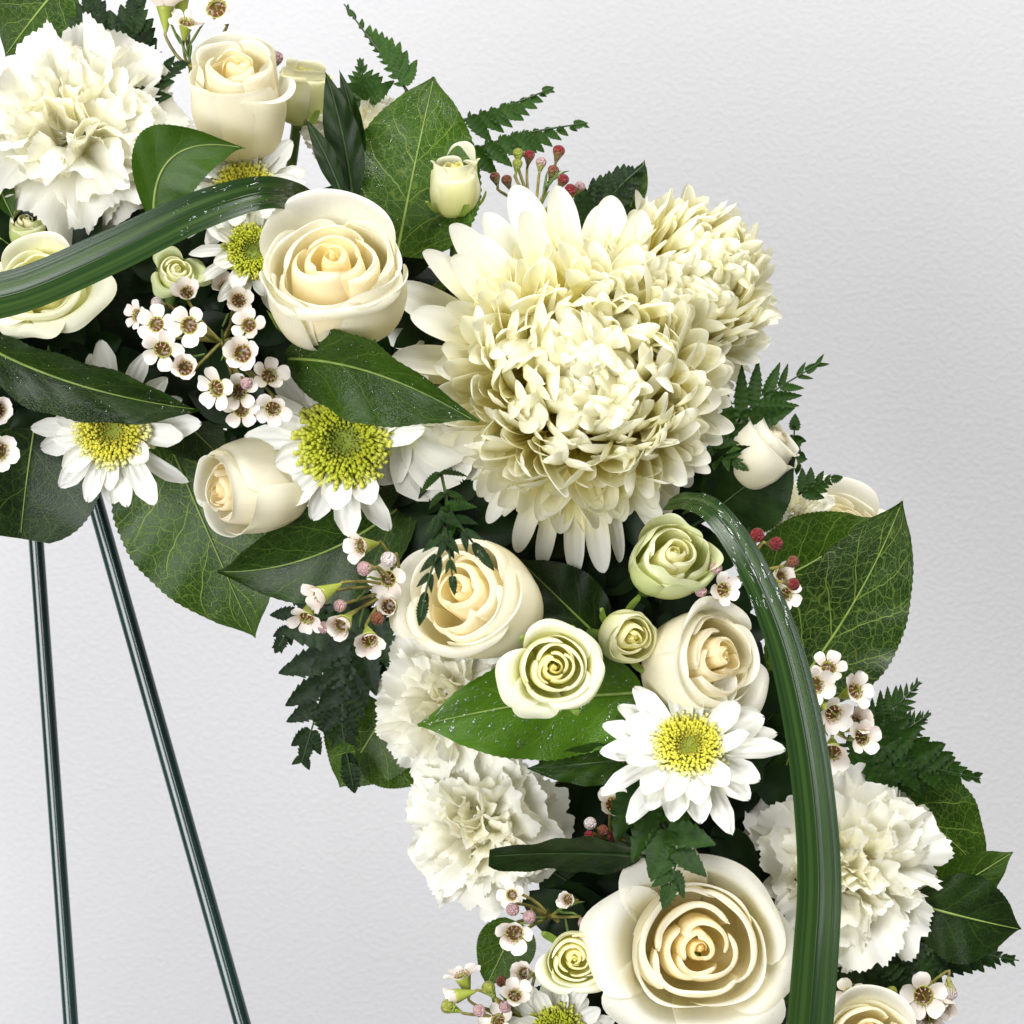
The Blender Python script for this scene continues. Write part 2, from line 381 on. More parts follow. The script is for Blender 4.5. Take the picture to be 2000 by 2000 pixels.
# ------------------------------------------------------------------ water drops
def drops_mesh(spots):
    """spots: list of (point, normal, radius, stretch dir or None)"""
    nr, ns = 3, 7; vs, qs, off = [], [], 0
    for p, nn, r, sd in spots:
        nn = nrm(nn); x = nrm(np.cross(nn, [0.3, 0.2, 0.9])) if sd is None else nrm(sd - nn * (sd @ nn)); y = np.cross(nn, x)
        sx = 1.0 if sd is None else 3.4
        for k in range(nr + 1):
            a = k / nr * PI / 2 * 0.98
            for j in range(ns):
                th = j / ns * 2 * PI
                vs.append(p + r * (math.cos(a) * (math.cos(th) * x * sx + math.sin(th) * y) + nn * (math.sin(a) * 0.55 - 0.04)))
        qs.append(gridq(nr + 1, ns, True, off)); off += (nr + 1) * ns
    return mesh_arrays('water_drops', vs, np.vstack(qs), None, MAT['water'])

def grid_normals(V):
    du = np.gradient(V, axis=1); dv = np.gradient(V, axis=0); n = np.cross(du, dv)
    n /= np.linalg.norm(n, axis=2)[..., None] + 1e-12
    return n

def scatter_drops(V, count, rmin, rmax, parent, toward=None, vlo=0.05, vhi=0.97, ulo=0.05, uhi=0.95, long=False, big=0.15):
    """V: grid in parent's local space"""
    n = grid_normals(V); nv, nu, _ = V.shape; spots = []
    tw = np.array([0, -1, 0.]) if toward is None else toward
    for _ in range(count):
        v = rng.uniform(vlo, vhi) * (nv - 1); u = rng.uniform(ulo, uhi) * (nu - 1)
        i, j = min(int(v), nv - 2), min(int(u), nu - 2); fv, fu = v - i, u - j
        p = V[i, j] * (1 - fv) * (1 - fu) + V[i + 1, j] * fv * (1 - fu) + V[i, j + 1] * (1 - fv) * fu + V[i + 1, j + 1] * fv * fu
        nn = n[i, j]; nn = nn if nn @ tw > 0 else -nn
        r = rmin + (rmax - rmin) * (rng.random() ** 2.2)
        sd = V[i + 1, j] - V[i, j] if (long and rng.random() < 0.6) else None
        spots.append((p, nn, r, sd))
    o = obj('water_drops', drops_mesh(spots), parent); o['kind'] = 'stuff'
    return o

# ------------------------------------------------------------------ broad leaves
def leaf(label, base, tip, width, db, dt, roll=0, bend=0.06, fold=0.10, bow=0.0, tone=0.4, vein=0.8, shape='ovate', wave=0.02,
         drops=0, tipcurl=0.0, twist=0.0, name='broad_leaf', mat='leaf', serr=0.012, stalk=True, group=None, peak=0.42, dropr=(0.00045, 0.0011)):
    B, T = P(*base, db), P(*tip, dt); L = np.linalg.norm(T - B); ax = (T - B) / L
    perp = nrm(np.cross(ax, [0, -1, 0]));                       # in picture plane
    Nn = nrm(np.cross(perp, ax))
    if Nn[1] > 0: Nn = -Nn; perp = -perp
    nu, nv = 25, 61
    u = np.linspace(-1, 1, nu)[None, :]; v = np.linspace(0, 1, nv)[:, None]
    wpx = S(width, (db + dt) / 2) / 2
    if shape == 'ovate':
        e = math.log(0.5) / math.log(peak); q = np.sin(PI * np.clip(v, 0, 1) ** e)
        w = np.where(v < peak, np.abs(q) ** 0.68, np.abs(q) ** 0.92)
        w = w * np.where(v > 0.84, 1 - 0.45 * ((v - 0.84) / 0.16) ** 1.1, 1)
    elif shape == 'heart':
        x = np.clip((v - 0.34) / 0.66, 0, 1)
        w = np.where(v < 0.34, np.clip(1 - (np.abs(0.34 - v) / 0.37) ** 2.4, 0, 1) ** 0.5, (1 - x ** 1.75) ** 0.95)
        w = w * np.where(v > 0.88, 1 - 0.35 * ((v - 0.88) / 0.12), 1)
    elif shape == 'round':
        w = np.clip(1 - np.abs(2 * v - 1.06) ** 2.6, 0, 1) ** 0.5
    else:  # lance
        w = np.sin(PI * v ** 0.75) ** 0.95
    w = np.maximum(w, 0.012) * wpx
    teeth = 1 + serr * np.where(np.arange(nv)[:, None] % 2 == 0, 1, -1) * (np.abs(u) > 0.99)
    ph = rng.uniform(0, 6.28)
    xo = u * w * teeth
    R = math.radians(roll) + math.radians(twist) * (v - 0.5)
    cr = perp * np.cos(R)[..., None] + Nn * np.sin(R)[..., None]
    nn = -perp * np.sin(R)[..., None] + Nn * np.cos(R)[..., None]
    C = B + ax * (L * v)[..., None] + Nn * (bend * L * 4 * v * (1 - v))[..., None] + perp * (bow * L * 4 * v * (1 - v))[..., None]
    if tipcurl:
        C = C - Nn * (tipcurl * L * np.clip(v - 0.6, 0, 1) ** 2 * 6)[..., None]
    lift = fold * np.abs(u) ** 1.3 * w * 2 + wave * L * np.sin(v * 9 + ph + np.sign(u) * 0.8) * np.abs(u) ** 2
    lift = lift + 0.010 * L * np.abs(u) * np.sin(v * 26 - np.abs(u) * 5 + ph) * np.sin(PI * v)
    V = C + cr * xo[..., None] + nn * lift[..., None]
    V = V.reshape(nv, nu, 3)
    o = obj(name, sheet(name, V - B, MAT[mat]), None, tone=tone, vein=vein, wet=float(0.8 if drops else 0.1)); o.location = B.tolist()
    tag(o, label, 'leaf', group)
    cl = (C.reshape(nv, 3) - nn.reshape(nv, 3) * 0.0002 + nn.reshape(nv, 3) * 0.0004) - B
    if stalk:
        rp = ring_point(B); end = B * 0.25 + rp * 0.75
        st = np.array([end - B, (end - B) * 0.5 + np.array([0, 0.004, 0]), cl[1]])
        cl2 = np.vstack([spline(st, np.linspace(0, 1, 8))[:-1], cl[1:-2]])
        rad = np.concatenate([np.full(7, 0.0009), np.linspace(0.0007, 0.00015, len(cl2) - 7)])
    else:
        cl2 = cl[1:-2]; rad = np.linspace(0.0007, 0.00015, len(cl2))
    obj('midrib', tubes('midrib', [(cl2, rad)], MAT['midrib' if vein >= 0.2 else 'fern_stem'], 6), o)
    if drops: scatter_drops(V - B, drops, dropr[0], dropr[1], o)
    return o

# ------------------------------------------------------------------ grass straps
def strap(label, pts, widths, rolls, drops=0, name='grass_blade'):
    n = 110; t = np.linspace(0, 1, n)
    C3 = spline(np.array([P(x, y, d) for x, y, d in pts]), t)
    wd = spline(np.array(widths, float)[:, None], t)[:, 0] / PPM / 2 * (CAMD + C3[:, 1]) / CAMD
    rl = np.radians(spline(np.array(rolls, float)[:, None], t)[:, 0])
    tg = np.gradient(C3, axis=0); tg /= np.linalg.norm(tg, axis=1)[:, None]
    pr = np.cross(tg, [0, -1, 0]); pr /= np.linalg.norm(pr, axis=1)[:, None]; nn = np.cross(pr, tg)
    sg = np.sign((nn @ np.array([0, -1, 0])).mean()); nn = nn * sg
    u = np.linspace(-1, 1, 21)
    cr = pr * np.cos(rl)[:, None] + nn * np.sin(rl)[:, None]; no = -pr * np.sin(rl)[:, None] + nn * np.cos(rl)[:, None]
    ridge = -0.11 * (1 - u ** 2) - 0.06 * np.exp(-(u / 0.16) ** 2) + 0.008 * np.cos(u * 23)
    V = C3[:, None] + cr[:, None] * (u[None, :, None] * wd[:, None, None]) + no[:, None] * (ridge[None, :, None] * wd[:, None, None])
    o0 = C3[0]
    o = obj(name, sheet(name, V - o0, MAT['grass'])); o.location = o0.tolist()
    tag(o, label, 'grass blade')
    k = -nn * 0.0003
    obj('midrib', tubes('midrib', [((C3 + no * (-0.185 * wd)[:, None] - o0)[2:-2], np.linspace(0.0006, 0.0004, n - 4))], MAT['grass'], 6), o)
    return o, V - o0

# ------------------------------------------------------------------ petals of a rose
def rose_petal(phi, w, cp, spiral=0.05, drop=0.22, pw=2.4, wav=0.02, nu=23, nv=17, point=0.0, tuck=0.0):
    u = np.linspace(-1, 1, nu)[None, :]; v = np.linspace(0, 1, nv)[:, None]
    rnd = 1 - np.sqrt(1 - np.minimum(np.abs(u), 0.996) ** 2)
    T = 1 - drop * (0.45 * np.abs(u) ** pw + 0.95 * rnd) + point * np.exp(-(u / 0.18) ** 2)
    T = np.clip(T, 0, 1.0)
    rz = spline(np.array(cp), (v * T)); r, z = rz[..., 0], rz[..., 1]
    wid = w * (0.62 + 0.38 * np.minimum(1, v * 2.2))
    ph = rng.uniform(0, 6.28, 3)
    th = phi + u * wid
    r = r * (1 + spiral * u) * (1 + 0.035 * np.cos(3 * th + 1.3) + 0.03 * np.cos(2 * th)) * (1 + wav * np.sin(3 * u + ph[0]) * v + wav * 0.6 * np.sin(7 * u + ph[1]) * v ** 3) * (1 - tuck * np.abs(u) ** 3.5)
    z = z + wav * 0.7 * np.sin(4 * u + ph[2]) * v ** 2
    return np.stack([r * np.cos(th), r * np.sin(th), z], -1)

def flower_stem(root, M, p_local, rad):
    """stem from the flower's base back into the ring"""
    a = np.array(M @ Vector(p_local)); z = nrm(np.array(M.to_3x3() @ Vector((0, 0, 1))))
    e = ring_point(a); k = 0.35 * np.linalg.norm(e - a)
    pts = spline(np.array([a + z * 0.002, a - z * k, e * 0.7 + a * 0.3, e]), np.linspace(0, 1, 12))
    Mi = np.array(M.inverted()); loc = pts @ Mi[:3, :3].T + Mi[:3, 3]
    s = M.to_scale()[0]
    obj('stem', tubes('stem', [(loc, np.full(12, rad / s))], MAT['stem'], 8), root)

def sepals(root, n=5, length=1.1, base_r=0.18, z0=-1.12, up=0.55, seed=0, width=0.16):
    r0 = np.random.default_rng(seed)
    for k in range(n):
        ph = k * 2 * PI / n + r0.uniform(-0.2, 0.2); fl = r0.uniform(0.0, 0.6)
        nu, nv = 7, 13; u = np.linspace(-1, 1, nu)[None, :]; v = np.linspace(0, 1, nv)[:, None]
        cp = np.array([[base_r, z0], [0.75 + 0.1 * fl, z0 + 0.22], [1.04 + 0.35 * fl, z0 + 0.22 + up * 0.5], [1.10 + 0.8 * fl, z0 + 0.22 + up], [1.12 + 1.1 * fl, z0 + 0.15 + up * (1.3 - 0.5 * fl)]])
        rz = spline(cp, np.clip(v, 0, 1) + 0 * u)
        wd = width * np.sin(PI * np.clip(v * 0.93 + 0.07, 0, 1)) ** 0.8
        x = u * wd; r, z = rz[..., 0] + 0.35 * np.abs(u) * wd, rz[..., 1]
        V = np.stack([r * math.cos(ph) - x * math.sin(ph), r * math.sin(ph) + x * math.cos(ph), z], -1)
        obj('sepal', sheet('sepal', V, MAT['sepal']), root)

def rose(label, at, d, rad, axis, outer, seed, mat='rose', name='cream_rose', cat='rose', spin=0.0, inner=5, rim=0.30, heart_r=0.07,
         swell=1.0, heart=1.0, mid=((0.58, 0.30), (0.69, 0.30), (0.79, 0.29), (0.88, 0.27)), cal=True, drops=0, green=0.0, group=None, cone=0.10, slope=0.10, lip=0.03, tall=1.0, loose=1.0):
    global rng
    keep = rng; rng = np.random.default_rng(seed)
    pos = P(*at, d); M = aim_matrix(pos, axis, S(rad, d), spin) @ Matrix.Diagonal((1, 1, tall, 1))
    root = empty(name, M, label, cat, group)
    ga = 2.39996; ph = rng.uniform(0, 6.28); grids = []
    slack = loose
    def put(V, h, g=0.0, loose=0.0):
        loose = loose * slack
        if loose:
            tx, ty = rng.normal(0, 0.055 * loose, 2); w = np.clip(V[..., 2] + 0.8, 0, 2)
            V = V + np.stack([tx * w + rng.uniform(-.02, .02) * loose, ty * w + rng.uniform(-.02, .02) * loose, -(V[..., 0] * tx + V[..., 1] * ty) * 1.6], -1)
        obj('petal', sheet('petal', V, MAT[mat]), root, heart=float(h), green=float(g))
    # tight heart
    for k in range(3):
        rr = heart_r * (0.7 + 0.8 * k); top = rim + cone - 0.012 * k
        V = rose_petal(ph, 2.3 - 0.3 * k, [(rr * 1.5, -0.35), (rr * 1.6, -0.1), (rr * 1.45, top - 0.16), (rr * 1.06, top - 0.02), (rr * 0.97, top)], spiral=0.20, drop=0.22, pw=2.0, wav=0.05, nu=31)
        put(V, heart); ph += ga
    # inner petals lean over the heart, each edge falling away to both sides and crossing its neighbours
    n = inner; r_in0 = heart_r * 2.8; r_in1 = mid[0][0] - 0.08; sp = (r_in1 - r_in0) / max(1, n - 1) + 0.03
    for k in range(n):
        f = k / max(1, n - 1); rr = r_in0 + (r_in1 - r_in0) * f ** 0.85
        top = rim + cone * (1 - f) + rng.uniform(-0.015, 0.035); b = rr + sp * 1.15
        V = rose_petal(ph + rng.uniform(-.35, .35), rng.uniform(1.15, 1.45), [(rr * .6, -0.85), (b * 1.06, -0.50), (b * 1.05, -0.15), (rr + sp * 0.98, top - slope), (rr + sp * 0.34, top - slope * 0.36), (rr + lip * 0.15, top - 0.008), (rr + lip * 0.5, top)], spiral=0.05, tuck=0.17, drop=rng.uniform(0.24, 0.40), pw=rng.uniform(1.5, 2.4), wav=0.04, point=0.03)
        put(V, heart * (1 - 0.5 * f), 0.0, 0.8 + 0.4 * f); ph += ga
    for k, (rr, top) in enumerate(mid):
        V = rose_petal(ph + rng.uniform(-.25, .25), rng.uniform(0.95, 1.45), [(0.12, -1.05), (rr * .95, -0.85), (rr * 1.16 * swell, -0.40), (rr + 0.13, top - slope * 1.3), (rr + 0.06, top - slope * 0.5), (rr + lip * 0.5, top - 0.012), (rr + lip * 1.8, top - 0.01)], spiral=0.04, tuck=0.12, drop=rng.uniform(0.25, 0.38), pw=rng.uniform(1.7, 2.3), wav=0.05, point=0.02)
        put(V, heart * max(0.0, 0.42 - 0.09 * k), 0.0, 1.0); ph += ga
    for q in outer:
        phi, w, cp = math.radians(q[0]), q[1], q[2]; kw = q[3] if len(q) > 3 else {}
        V = rose_petal(phi, w, cp, spiral=kw.get('sp', 0.04), tuck=kw.get('tuck', 0.05), drop=kw.get('drop', 0.3), pw=kw.get('pw', 2.2), wav=kw.get('wav', 0.03), point=kw.get('point', 0.0), nu=29, nv=25)
        put(V, 0.0, max(green, kw.get('g', 0.0))); grids.append(V)
    zt = rim + cone
    obj('bud_core', lathe('bud_core', [(heart_r * 1.5, -0.4), (heart_r * 1.3, zt - 0.25), (heart_r * 0.75, zt - 0.09), (heart_r * 0.25, zt - 0.04), (0.002, zt - 0.035)], MAT[mat], 14), root, heart=1.0, green=float(green))
    # receptacle closes the base
    obj('receptacle', lathe('receptacle', [(0.02, -0.86), (0.26, -0.92), (0.30, -1.04), (0.20, -1.18), (0.07, -1.26)], MAT['sepal'], 16), root)
    if cal: sepals(root, seed=seed, up=0.5)
    flower_stem(root, M, (0, 0, -1.22), 0.0022)
    if drops:
        tw = np.array(M.to_3x3().inverted() @ Vector((0, -1, 0.4)))
        per = drops // len(grids)
        for V in grids:
            scatter_drops(V, per, 0.008, 0.020, root, nrm(tw), vlo=0.62, vhi=0.97)
    rng = keep
    return root

# profiles (r,z) from claw to rim
CUP = [(0.12, -1.10), (0.78, -0.92), (1.00, -0.40), (0.97, 0.05), (0.98, 0.24), (1.02, 0.28)]
LIP = [(0.12, -1.10), (0.80, -0.92), (1.04, -0.45), (1.00, -0.02), (1.02, 0.12), (1.12, 0.16), (1.19, 0.09), (1.19, 0.00)]
BACK = [(0.12, -1.10), (0.82, -0.90), (1.06, -0.42), (1.06, 0.10), (1.10, 0.42), (1.18, 0.58), (1.25, 0.60)]
FLARE = [(0.12, -1.10), (0.80, -0.92), (1.08, -0.45), (1.14, -0.05), (1.28, 0.14), (1.46, 0.14), (1.55, 0.02)]
REFLEX = [(0.12, -1.08), (0.75, -0.80), (1.05, -0.40), (1.22, -0.08), (1.42, 0.02), (1.62, -0.06), (1.74, -0.22)]
TALL = [(0.10, -1.15), (0.66, -0.95), (0.92, -0.40), (0.84, 0.10), (0.74, 0.42), (0.76, 0.52), (0.80, 0.54)]

# ------------------------------------------------------------------ carnation
def carnation_petal_mesh(seed):
    r = np.random.default_rng(seed); nu, nv = 45, 17
    u = np.linspace(-1, 1, nu)[None, :]; v = np.linspace(0, 1, nv)[:, None]
    fan = r.uniform(0.62, 0.85)
    lo = 1 + 0.07 * np.sin(2.3 * u + r.uniform(0, 6)) + 0.04 * np.sin(6 * u + r.uniform(0, 6)) - 0.20 * u ** 4
    ser = (np.arange(nu)[None, :] % 2) * 0.020 + r.uniform(-0.016, 0.016, (1, nu)) - 0.06 * (r.random((1, nu)) < 0.06)
    rho = v * (lo + ser * v ** 8)
    ang = u * fan * (0.22 + 0.78 * np.minimum(1, v * 1.5))
    k1, k2 = r.uniform(3.2, 5.5), r.uniform(8, 11)
    ruf = 0.13 * v ** 1.8 * np.sin(k1 * u + r.uniform(0, 6)) + 0.05 * v ** 3 * np.sin(k2 * u + r.uniform(0, 6)) + 0.025 * v ** 5 * np.sin(17 * u + r.uniform(0, 6))
    curl = r.uniform(-0.10, 0.45)
    x = rho * np.sin(ang) * 0.95; z = rho * np.cos(ang) - abs(curl) * 0.35 * v ** 4; y = -curl * v ** 2.6 * 0.8 + ruf + 0.10 * (u ** 2) * v
    return sheet('petal', np.stack([x + 0 * y, y, z + 0 * y], -1), MAT['carnation'])
CARN = [carnation_petal_mesh(300 + k) for k in range(14)]

def carnation(label, at, d, rad, axis, seed, spin=0.0, rings=None, extra=(), drops=0, depth=0.55):
    r = np.random.default_rng(seed); pos = P(*at, d); M = aim_matrix(pos, axis, S(rad, d), spin)
    root = empty('carnation', M, label, 'carnation', 'white carnations in the wreath')
    rings = rings or ((4, 0.44, -12, .12), (6, 0.44, 2, .20), (8, 0.46, 18, .20), (9, 0.56, 32, .20), (10, 0.68, 46, .16), (11, 0.82, 60, .12), (11, 0.95, 76, .08), (9, 1.0, 90, .06))
    for n, ln, tl, ro in rings:
        off = r.uniform(0, 6.28)
        for k in range(n):
            ph = off + k * 2 * PI / n + r.uniform(-.22, .22); t = math.radians(tl + r.uniform(-9, 9)); s = ln * r.uniform(.9, 1.08)
            m = Matrix.Translation((0, 0, -0.42)) @ Matrix.Rotation(ph, 4, 'Z') @ Matrix.Translation((0, -ro, 0)) @ Matrix.Rotation(t, 4, 'X') @ Matrix.Rotation(r.uniform(-1, 1) * (0.35 + 1.5 * math.cos(t) ** 2), 4, 'Z')
            # length grows towards the middle so the dome fills up
            s2 = s + 0.42 * math.cos(t) * 0.75
            m = m @ Matrix.Diagonal((s * 1.0, s, s2, 1))
            obj('petal', CARN[int(r.integers(0, 14))], root, m, heart=float(max(0, 0.55 - tl / 90.0)))
    for phd, tl, ln in extra:
        m = Matrix.Translation((0, 0, -0.42)) @ Matrix.Rotation(math.radians(phd + 90), 4, 'Z') @ Matrix.Rotation(math.radians(tl), 4, 'X') @ Matrix.Diagonal((ln, ln, ln, 1))
        obj('petal', CARN[int(r.integers(0, 14))], root, m, heart=0.0)
    obj('calyx', lathe('calyx', [(0.02, -0.52), (0.2, -0.54), (0.22, -0.75), (0.17, -1.05), (0.06, -1.15)], MAT['sepal'], 12), root)
    flower_stem(root, M, (0, 0, -1.1), 0.002)
    return root

# ------------------------------------------------------------------ chrysanthemum
def mum_petal_mesh(seed, beta, width=0.11, cup=0.55, tip=0.0):
    r = np.random.default_rng(seed); nu, nv = 11, 23
    t = np.linspace(0, 1, nv); a = 1 - (1 - t) ** 1.6                  # rows crowd towards the tip
    u = np.linspace(-1, 1, nu)[None, :]; v = a[:, None]
    fine = np.linspace(0, 1, 400); an = beta * fine ** 1.2 + tip * np.clip(fine - 0.7, 0, 1) * 3.5
    Y = np.concatenate([[0], np.cumsum(np.sin(an))[:-1]]) / 400; Z = np.concatenate([[0], np.cumsum(np.cos(an))[:-1]]) / 400
    y = np.interp(a, fine, Y); z = np.interp(a, fine, Z); ang = np.interp(a, fine, an)
    pk = r.uniform(0.70, 0.82)
    w = width * np.where(v < pk, 0.50 + 0.50 * np.sin(PI / 2 * np.clip(v / pk, 0, 1)), np.sqrt(np.clip(1 - ((v - pk) / (1.001 - pk)) ** 2.2, 0.0, 1)))
    w = np.maximum(w, width * 0.04)
    cu = cup * (1.15 - 0.35 * v); th = u * cu * 1.6
    xx = w * np.sin(th) / np.clip(np.sin(np.minimum(1.5, cu * 1.6)), 0.5, 1); dep = w * (1 - np.cos(th)) * 1.2
    dep = dep - 0.055 * width * np.cos(u * 8.5) * np.sin(PI * v)
    ny, nz = np.cos(ang)[:, None], -np.sin(ang)[:, None]
    tw = r.uniform(-1.0, 1.0) * v ** 1.5; sway = r.uniform(-0.16, 0.16) * v ** 2
    hh = dep * np.cos(tw) + xx * np.sin(tw); xx = xx * np.cos(tw) - dep * np.sin(tw) + sway
    V = np.stack([xx, y[:, None] + ny * hh, z[:, None] * (1 + 0 * u) + nz * hh], -1)
    return sheet('petal', V, MAT['mum'])
MUM_B = [1.25, 1.50, 1.50, 1.35, 1.05, 0.70, 0.30]
MUM = [[mum_petal_mesh(400 + 10 * q + k, b + 0.10 * (k - 2.5), 0.078 + 0.009 * (k % 3), 0.80 - 0.05 * q, tip=(0.0, 0.25, -0.3)[k % 3]) for k in range(6)] for q, b in enumerate(MUM_B)]
MUM_OUT = [mum_petal_mesh(490 + k, -0.05 + 0.14 * (k % 3), 0.110 + 0.012 * (k % 3), 0.50, tip=0.25 * (k % 2)) for k in range(8)]

def chrysanthemum(label, at, d, rad, axis, seed, count, extra=(), maxang=118, spin=0.0, fill=120):
    r = np.random.default_rng(seed); pos = P(*at, d); M = aim_matrix(pos, axis, S(rad, d), spin)
    root = empty('chrysanthemum', M, label, 'chrysanthemum')
    obj('core', lathe('core', [(0.01, 0.33)] + [(0.33 * math.sin(a), 0.33 * math.cos(a)) for a in np.linspace(0.2, PI, 10)] + [(0.03, -0.5)], MAT['mum'], 16), root, heart=1.0)
    inner = []
    total = count + fill; keepers = set(np.linspace(0, total - 1, count).astype(int).tolist())
    for k in range(total):
        f = (k + 0.5) / total
        pol = math.acos(1 - f * (1 - math.cos(math.radians(maxang)))); az = k * 2.39996 + r.uniform(-.25, .25)
        pol += r.uniform(-.06, .06)
        deg = math.degrees(pol)
        qf = np.interp(deg, [0, 35, 60, 78, 92, 104, 118], [0, 1, 2, 3, 4, 5, 6]) + r.uniform(-.5, .5)
        bank = MUM[int(np.clip(round(qf), 0, 6))]; ln = np.interp(deg, [0, 60, 90, 118], [0.88, 0.92, 0.86, 0.82]) * r.uniform(.88, 1.08)
        lean = np.interp(deg, [0, 30, 80, 118], [0.05, 0.16, 0.20, 0.05]) + r.uniform(-.14, .14)
        m = Matrix.Rotation(az, 4, 'Z') @ Matrix.Rotation(pol + lean, 4, 'X') @ Matrix.Translation((0, 0, 0.16)) @ Matrix.Rotation(r.normal(0, 0.42), 4, 'Z') @ Matrix.Rotation(r.uniform(-.16, .16), 4, 'X') @ Matrix.Diagonal((r.uniform(.85, 1.15), 1, ln, 1))
        me = bank[int(r.integers(0, 6))]
        if k in keepers: obj('petal', me, root, m, heart=float(max(0.0, 0.5 - 0.6 * deg / 90)))
        else: inner.append((me, m @ Matrix.Scale(r.uniform(.86, .97), 4)))
    if inner:                                        # the shorter petals packed between the ones that show
        vs, qs, us, off = [], [], [], 0
        for me, m in inner:
            co = np.empty(len(me.vertices) * 3, np.float32); me.vertices.foreach_get('co', co); co = co.reshape(-1, 3); A = np.array(m)
            vs.append(co @ A[:3, :3].T + A[:3, 3]); qs.append(gridq(23, 11, False, off)); off += len(co)
            uu, vv = np.meshgrid(np.linspace(0, 1, 11), np.linspace(0, 1, 23)); us.append(np.stack([uu, vv], -1).reshape(-1, 2))
        o = obj('inner_petals', mesh_arrays('inner_petals', np.vstack(vs), np.vstack(qs), np.vstack(us), MAT['mum']), root, heart=0.25); o['kind'] = 'stuff'
    for phd, pold, ln, wf in extra:
        m = Matrix.Rotation(math.radians(phd + 90), 4, 'Z') @ Matrix.Rotation(math.radians(pold), 4, 'X') @ Matrix.Translation((0, 0, 0.16)) @ Matrix.Rotation(r.uniform(-.4, .4), 4, 'Z') @ Matrix.Diagonal((wf, wf, ln, 1))
        obj('petal', MUM_OUT[int(r.integers(0, 8))], root, m, heart=0.0)
    flower_stem(root, M, (0, 0, -0.45), 0.003)
    return root

# ------------------------------------------------------------------ daisies
def daisy_petal_mesh(seed, width=0.13):
    r = np.random.default_rng(seed); nu, nv = 13, 21
    u = np.linspace(-1, 1, nu)[None, :]; v = np.linspace(0, 1, nv)[:, None]
    w = width * (0.40 + 0.60 * np.sin(PI * np.clip(v * 0.8, 0, 0.5)) ** 0.8) * np.clip((1 - v) / 0.25, 0, 1) ** 0.5
    w = np.maximum(w, width * 0.10)
    droop = r.uniform(-0.12, 0.22)
    x = u * w + 0.05 * r.uniform(-1, 1) * v ** 2
    y = 0 * u + v * (1 + 0.02 * np.cos(u * 7) * (v > 0.95))
    z = -droop * v ** 2 + 0.4 * (u ** 2) * w * r.uniform(-0.2, 1.4) - 0.012 * np.cos(u * 9.4) * np.sin(PI * v) + 0.03 * r.uniform(-1, 1) * u * v
    return sheet('petal', np.stack([x, y, z], -1), MAT['daisy'])
DAISY = [daisy_petal_mesh(500 + k, 0.115 + 0.012 * (k % 4)) for k in range(9)]

def florets_mesh(seed, rdisc, mat, n=640, hole=0.42, dome=0.20, tall=1.0):
    r = np.random.default_rng(seed); vs, qs, off = [], [], 0
    for k in range(n):
        f = (k + 0.5) / n; rr = rdisc * math.sqrt(f) * (1 + r.uniform(-.05, .05)); a = k * 2.39996 + r.uniform(-.12, .12); x = rr / rdisc
        z = dome * math.sqrt(max(0.0, 1 - x * x)) - 0.20 * math.exp(-(x / hole) ** 2)
        tilt = 1.2 * x - 0.5 * math.exp(-(x / 0.5) ** 2) * x; h = (0.03 + 0.095 * x * x * tall) * r.uniform(.6, 1.35); w = (0.008 + 0.0105 * x) * r.uniform(.8, 1.25)
        b = np.array([rr * math.cos(a), rr * math.sin(a), z]); dr = nrm([math.cos(a) * math.sin(tilt) + r.uniform(-.35, .35), math.sin(a) * math.sin(tilt) + r.uniform(-.35, .35), math.cos(tilt)])
        pts = np.array([b - dr * 0.03, b + dr * h * 0.55, b + dr * h * 0.85, b + dr * h * 1.0, b + dr * h * 0.93])
        v, q = tube_arrays(pts, np.array([w * .7, w * .9, w * 1.25, w * 1.0, w * 0.25]), 6, off); vs.append(v); qs.append(q); off += len(v)
    return mesh_arrays('disc_florets', np.vstack(vs), np.vstack(qs), None, mat)
FLOR_G = florets_mesh(71, 0.40, MAT['floret']); FLOR_Y = florets_mesh(72, 0.40, MAT['floret_yellow'], tall=0.8)

def daisy(label, at, d, rad, axis, seed, n=24, disc=1.0, yellow=False, spin=0.0, petals=None, lift=12, skip=(), row2=0.8, name='daisy'):
    r = np.random.default_rng(seed); pos = P(*at, d); M = aim_matrix(pos, axis, S(rad, d), spin)
    root = empty(name, M, label, 'daisy', 'white daisies in the wreath')
    rings = ((n, 1.0, 4, -0.02), (int(n * 0.7), row2, lift + 8, 0.02))
    plist = []
    if petals is None:
        for cnt, ln, tl, z in rings:
            o = r.uniform(0, 6.28)
            for k in range(cnt):
                a = math.degrees(o + k * 2 * PI / cnt) + r.uniform(-8, 8)
                if any(lo <= a % 360 <= hi for lo, hi in skip): continue
                plist.append((a, ln * r.uniform(.84, 1.06), tl + r.uniform(-9, 11), 1.0, z))
    else:
        plist = [(a, ln, tl, wf, 0.0) for a, ln, tl, wf in petals]
    for a, ln, tl, wf, z in plist:
        m = Matrix.Rotation(math.radians(a - 90), 4, 'Z') @ Matrix.Translation((0, 0.24 * disc, z)) @ Matrix.Rotation(math.radians(tl), 4, 'X') @ Matrix.Rotation(r.uniform(-.35, .35), 4, 'Y') @ Matrix.Diagonal((wf, ln - 0.24 * disc, 1.0, 1))
        obj('petal', DAISY[int(r.integers(0, 9))], root, m, heart=0.0)
    D = Matrix.Scale(disc, 4)
    obj('disc', lathe('disc', [(0.005, 0.02), (0.14, 0.08), (0.27, 0.12), (0.37, 0.06), (0.38, -0.05), (0.2, -0.14), (0.06, -0.2)], MAT['disc'], 20), root, D)
    fo = obj('disc_florets', FLOR_Y if yellow else FLOR_G, root, D); fo['kind'] = 'stuff'
    flower_stem(root, M, (0, 0, -0.15), 0.0015)
    return root

